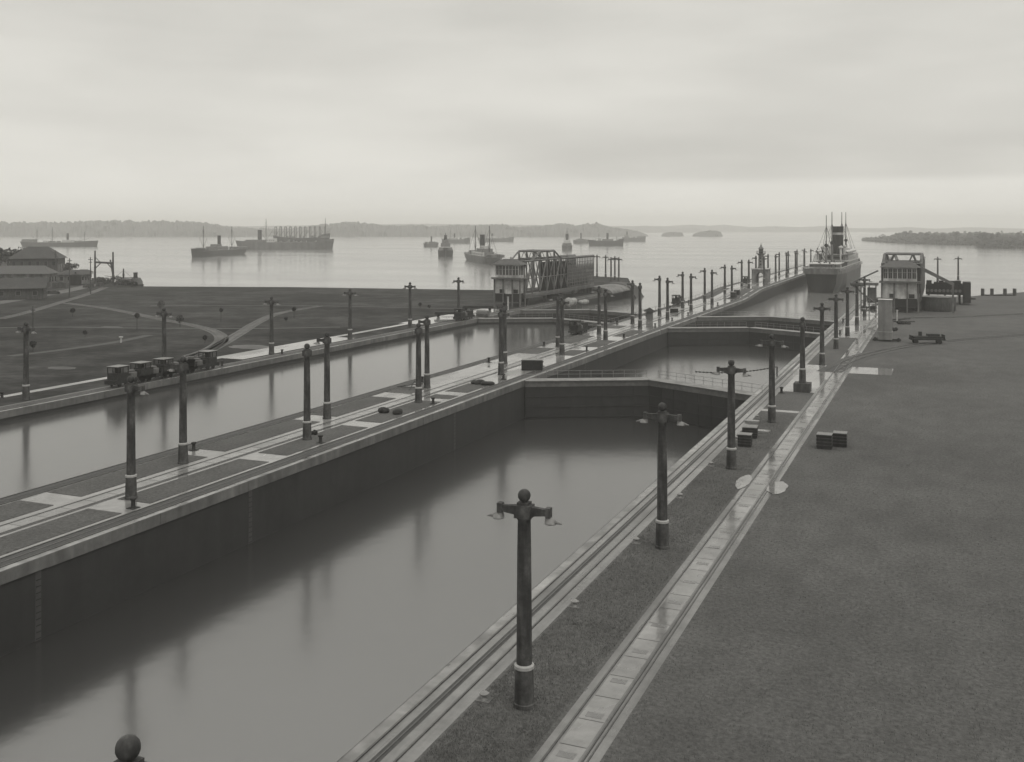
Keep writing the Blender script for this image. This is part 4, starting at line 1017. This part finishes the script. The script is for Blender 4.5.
for i, (px, py, w_, h_, lab) in enumerate(((60, 288, 5, 2.4, 'dark stack of planks between the shore houses and the tank'), (88, 287.5, 3.5, 1.8, 'low dark stack of barrels beside the shore hut'), (52, 294, 4, 1.5, 'dark lumber pile at the roadside by the long low building'), (101, 286, 3, 1.6, 'dark pile of gear under the gantry crossbeam'))):
    b = MB(); rr = random.Random(40 + i)
    for k in range(9): x = rr.uniform(-w_ / 2, w_ / 2); y = rr.uniform(-1, 1); hh = rr.uniform(.4, 1) * h_; b.box(x - w_ * .14, x + w_ * .14, y - 1, y + 1, 0, hh)
    o = b.build('lumber_pile', 'wood'); o.location = A(px, py); o.rotation_euler = (0, 0, YAW + .2); tag(o, lab, 'pile')
# ---- foliage
def crown(mb, c, r, n, size, rr, sz=.7):
    for _ in range(n):
        while True:
            d = Vector((rr.uniform(-1, 1), rr.uniform(-1, 1), rr.uniform(-1, 1)))
            if .25 < d.length < 1: break
        p = Vector(c) + Vector((d.x * r, d.y * r, d.z * r * sz)); e = Vector((rr.gauss(0, 1), rr.gauss(0, 1), rr.gauss(0, 1))).normalized(); g = e.cross(Vector((rr.gauss(0, 1), rr.gauss(0, 1), rr.gauss(0, 1)))).normalized()
        s_ = size * rr.uniform(.6, 1.3); mb.add([p - e * s_, p + g * s_ * .6, p + e * s_, p - g * s_ * .6], [(0, 1, 2, 3)])
def tree(label, loc, h, r, name='tree', cat='tree', n=500, group=None, seed=0):
    t = thing(name, label, cat, loc, 0, group); rr = random.Random(seed + int(loc[0]))
    b = MB(); b.tube((0, 0, -.2), (0, 0, h * .6), h * .035, h * .018, 7)
    for k in range(4): a_ = rr.uniform(0, 6.28); b.tube((0, 0, h * .4), (math.cos(a_) * r * .6, math.sin(a_) * r * .6, h * .72), h * .014, h * .006, 5)
    b.build('trunk', 'wood', t)
    c = MB()
    for k in range(6):
        crown(c, (rr.uniform(-r, r) * .55, rr.uniform(-r, r) * .55, h * rr.uniform(.55, .86)), r * rr.uniform(.4, .65), n // 6, r * .11, rr)
    c.build('crown', 'leaf', t); return t
for i, (px, py, h_, r_) in enumerate(((-6, 284, 15, 8), (8, 276, 13, 7), (20, 272, 12, 6), (-18, 278, 14, 8), (60, 279, 5.5, 4), (68, 277.5, 6, 4.5))):
    tree(['tallest tree at the left picture edge above the roofs', 'broad tree behind the big shore building', 'smaller tree beside the roof of the big shore building', 'leafy tree outside the left edge', 'low bushy tree at the shore left of the shed', 'low bushy tree at the shore behind the small shed'][i], A(px, py), h_, r_, seed=i, group='trees among the shore buildings')
sh_spots = [(137, 330, 4.5, .9), (180, 327, 2.6, 1.4), (221, 322, 4, .8), (294, 318, 3.2, .9), (72.5, 317, 2.4, 1.1), (161, 312, 3, 1.6), (33, 352, 2, 1), (420, 309, 1.8, .8), (429, 310, 1.4, .7), (205, 343, 1.5, .7), (286, 322, 1.2, .6), (85, 337, 1.3, .7)]
for i, (px, py, h_, r_) in enumerate(sh_spots):
    p = A(px, py); t = thing('sapling', ['tall thin sapling in the left field, first from the left of the tall ones', 'round-headed sapling behind the curving track', 'thin sapling beside the track junction', 'young sapling right of the third left-bank lamp post', 'small bush below the pale track to the shore', 'wide low shrub behind the second left-bank lamp post', 'low shrub close above the first left-bank lamp post', 'small shrub near the fifth left-bank lamp post', 'tiny shrub right of the fifth left-bank lamp post', 'small shrub inside the track bend', 'tiny shrub by the third left-bank lamp post', 'tiny lone shrub in the middle of the left field'][i], 'sapling', p)
    b = MB(); b.tube((0, 0, 0), (0, 0, h_ * .8), .09, .05, 5); b.build('trunk', 'wood', t)
    c = MB(); crown(c, (0, 0, h_ * .72), r_ * .62, 260, .15, random.Random(i), 1.0); c.build('crown', 'leaf', t)
for i, (px, py, h_, r_) in enumerate(((116, 286, 4.2, 2.6), (106, 284, 2.6, 2.2), (126, 286, 2.4, 2.2), (133, 286.6, 2.0, 1.8), (100, 283, 2.6, 2.0))):
    p = A(px, py); b = MB(); crown(b, (0, 0, h_ * .5), r_, 260, .32, random.Random(90 + i), h_ / r_ * .5); o = b.build('shore_bush', 'leaf'); o.location = p
    tag(o, ['tall dark bush at the foot of the gantry right mast', 'low bush between the gantry masts', 'low bush left of the tug funnel', 'small bush at the shore tip by the tug', 'low bush at the foot of the gantry left mast'][i], 'bush', 'bushes at the left shore')

# ================================================================== hills and islands
def hills(name, label, prof, depth_m, base_y, thick, seed, m='hill', rough=1.0, kind='structure', cat='hill', step=None):
    """ridge from (px, py_top) silhouette heights, standing depth_m away from the viewpoint, modelled as a terrain block with a rough wooded top"""
    rs = np.random.RandomState(seed)
    xs_ = np.array([p[0] for p in prof], float); ys_ = np.array([p[1] for p in prof], float)
    px = np.arange(xs_[0], xs_[-1] + .1, step or .8); top = np.interp(px, xs_, ys_)
    n = len(px); R_ = 9
    hgt = (227.5 - top) / 1024 * depth_m + H - LAKE
    hgt = np.maximum(hgt, 1.0)
    nz = rs.normal(0, 1, n); k1 = np.convolve(nz, np.ones(7) / 7, 'same'); k2 = np.convolve(rs.normal(0, 1, n), np.ones(25) / 25, 'same')
    vs = np.zeros((n, R_, 3))
    for j in range(R_):
        t_ = j / (R_ - 1); prof_h = math.sin(min(t_ / .55, 1) * math.pi / 2) if t_ <= .55 else math.cos((t_ - .55) / .45 * math.pi / 2)
        d = depth_m + (t_ - .5) * thick * 1.0
        jit = rs.normal(0, 1, n) * .035 + k1 * .06 + np.convolve(rs.normal(0, 1, n), np.ones(3) / 3, 'same') * .05
        edge = np.clip(np.minimum(px - px[0], px[-1] - px) / 12, 0, 1) if kind == 'stuff' or True else 1
        z = LAKE - .5 + hgt * prof_h * (1 + jit * rough * (0 if j in (0,) else 1))
        d_ = d + np.convolve(rs.normal(0, 1, n), np.ones(9) / 9, 'same') * thick * .12 * (1 if j < R_ - 1 else 0)
        u = (px - 512) / 1024
        vs[:, j, 0] = d_ * (-ST) + d_ * u * CT; vs[:, j, 1] = d_ * CT + d_ * u * ST; vs[:, j, 2] = z
    idx = lambda i, j: i * R_ + j
    fs = [(idx(i, j), idx(i + 1, j), idx(i + 1, j + 1), idx(i, j + 1)) for i in range(n - 1) for j in range(R_ - 1)]
    b = MB(); b.add([tuple(v) for v in vs.reshape(-1, 3)], fs); o = b.build(name, m); tag(o, label, cat, kind=kind); return o
hills('hills', 'low wooded hills behind the anchored ships', [(-260, 226), (-120, 222), (-40, 225), (0, 221.5), (60, 222), (110, 220.5), (180, 221), (210, 223), (225, 226), (260, 228), (290, 228.5), (312, 225.5), (335, 223), (352, 221.5), (366, 222.5), (385, 225.5), (410, 225), (440, 226), (456, 224), (470, 225.5), (500, 224), (520, 226.5), (545, 225), (560, 223), (575, 225), (597, 222.5), (606, 226), (622, 228), (640, 231.5), (648, 235)], 3100, 236, 420, 1)
hills('hills', 'pale farther hills along the right horizon', [(560, 229), (620, 227), (645, 225.5), (665, 226), (690, 224.5), (710, 225.5), (725, 224.5), (750, 227), (775, 226), (800, 227), (830, 225.5), (850, 228), (880, 228), (910, 227), (935, 228.5), (970, 227), (1040, 229), (1200, 226)], 6200, 234, 700, 2, rough=.4)
hills('hills', 'faint farthest ridge closing the lake behind the left hills', [(-400, 224), (100, 223), (250, 226), (420, 223.5), (640, 226), (700, 228)], 5600, 234, 600, 3, rough=.4)
hills('island', 'left one of two small wooded islands on the horizon', [(661, 236), (663, 233), (668, 232), (675, 231.8), (682, 232.4), (684, 236)], 3050, 236, 90, 4, step=.5, rough=.7)
hills('island', 'right, larger one of two small wooded islands', [(692, 236.2), (694, 233.5), (700, 231.6), (708, 230.5), (716, 230.4), (721, 232), (723, 236.2)], 3000, 236.5, 110, 5, step=.5, rough=.7)
# wooded point on the right: terrain plus forest mass
def depth_y(y): return 1024 * (H - LAKE) / (y - 227.5)
b = MB(); pts = [(862, 240.8), (880, 242.2), (910, 243.6), (950, 245), (978, 245.6), (979, 248), (1000, 248.4), (1024, 248.6), (1100, 250)]
front = [A(x, y, LAKE) for x, y in pts]; back = [A(x, y, LAKE) for x, y in ((1180, 238), (1024, 237), (930, 237.6), (880, 239.2), (864, 240.3))]
vs = [(p.x, p.y, LAKE + .5) for p in front + back]; b.add(vs, [tuple(range(len(vs)))]); b.poly([(p.x, p.y) for p in front + back], LAKE - 1, LAKE + .5) if False else None
struct(b, 'headland', 'dirt', 'low headland on the right under the wood', 'land')
rr = random.Random(77); b = MB(); n = 0
ico_v = None
def clump(b, c, r, rr):
    n_, m_ = 7, 4
    prof = [(max(.05, math.sin(math.pi * i / m_)) * r, -math.cos(math.pi * i / m_) * r * .8) for i in range(m_ + 1)]
    o = len(b.v); b.lathe(prof, n_, c)
    for i in range(o, len(b.v)):
        x, y, z = b.v[i]; b.v[i] = (x + rr.uniform(-.22, .22) * r, y + rr.uniform(-.22, .22) * r, z + rr.uniform(-.22, .22) * r)
fx = [p[0] for p in pts]; fy = [p[1] for p in pts]
for _ in range(5200):
    x = rr.uniform(863, 1095); yf = float(np.interp(x, fx, fy)); yb = float(np.interp(x, [863, 880, 930, 1024, 1095], [240.4, 239.3, 237.7, 237.1, 237.4]))
    y = yb + (yf - yb) * (1 - rr.random() ** 1.3 * .999); p = A(x, y, LAKE)
    sc = min(1, (x - 860) / 45) * (.65 + .35 * (1 if y > 0 else 0)); hh = rr.uniform(5, 13) * sc + (rr.random() < .04) * 5
    r_ = rr.uniform(2.2, 5) * max(sc, .5)
    clump(b, (p.x, p.y, LAKE + max(hh - r_ * .6, r_ * .5)), r_, rr)
    if rr.random() < .5: clump(b, (p.x, p.y, LAKE + 2.0), 3.2, rr)
o = b.build('forest', 'leaf'); tag(o, 'dark wood covering the right-hand headland', 'forest', kind='stuff')

# ================================================================== near grass as real blades
def blades(name, label, areas, n, h, seed):
    rs = np.random.RandomState(seed); P = []
    tot_ = sum((a[1] - a[0]) * (a[3] - a[2]) / (((a[2] + a[3]) / 2 + 10) ** 1.6) for a in areas)
    for (x0, x1, y0, y1) in areas:
        k = int(n * (x1 - x0) * (y1 - y0) / (((y0 + y1) / 2 + 10) ** 1.6) / tot_)
        P.append(np.stack([rs.uniform(x0, x1, k), rs.uniform(y0, y1, k)], 1))
    P = np.concatenate(P); 
    # clumping: keep more where a coarse random field is high
    gx = rs.rand(400, 400); f = gx[(P[:, 0] * 1.3).astype(int) % 400, (P[:, 1] * 1.1).astype(int) % 400]; P = P[rs.rand(len(P)) < .45 + .65 * f]; k = len(P)
    a_ = rs.uniform(0, 6.283, k); hh = h * rs.uniform(.5, 1.3, k); w = hh * .2; lean = rs.uniform(-.4, .4, (k, 2)) * hh[:, None]
    V = np.zeros((k, 3, 3)); V[:, 0, :2] = P - np.stack([np.cos(a_), np.sin(a_)], 1) * w[:, None]; V[:, 1, :2] = P + np.stack([np.cos(a_), np.sin(a_)], 1) * w[:, None]
    V[:, 2, :2] = P + lean; V[:, 2, 2] = hh; V[:, :2, 2] = -.01
    me = bpy.data.meshes.new(name); me.vertices.add(3 * k); me.vertices.foreach_set('co', V.reshape(-1)); me.loops.add(3 * k); me.loops.foreach_set('vertex_index', np.arange(3 * k, dtype=np.int32))
    me.polygons.add(k); me.polygons.foreach_set('loop_start', np.arange(0, 3 * k, 3, dtype=np.int32)); me.polygons.foreach_set('loop_total', np.full(k, 3, dtype=np.int32)); me.update(); me.validate()
    me.materials.append(M['blade']); o = bpy.data.objects.new(name, me); C.objects.link(o); tag(o, label, 'grass', kind='stuff')
blades('grass', 'short grass of the narrow lawn between the coping and the return track', [(-20.6, -16.4, y, min(y + 12, 128)) for y in range(20, 128, 12)] , 90000, .10, 5)
blades('grass', 'short grass of the wide lawn right of the return track', [(-13.3, 2 + y * .35, y, y + 15) for y in range(25, 180, 15)], 200000, .09, 6)

# ================================================================== haze
b = MB(); b.box(-8500, 8500, -400, 9500, -18, 110)
hz = bpy.data.materials.new('haze_air'); hz.use_nodes = True; N = hz.node_tree.nodes; N.clear()
vo = N.new('ShaderNodeVolumePrincipled'); vo.inputs['Density'].default_value = .00026; vo.inputs['Color'].default_value = (.95, .945, .92, 1); vo.inputs['Anisotropy'].default_value = .1
mo = N.new('ShaderNodeOutputMaterial'); hz.node_tree.links.new(vo.outputs[0], mo.inputs['Volume'])
o = b.build('haze', hz); tag(o, 'thin humid haze over the lake and locks', 'haze', kind='stuff')
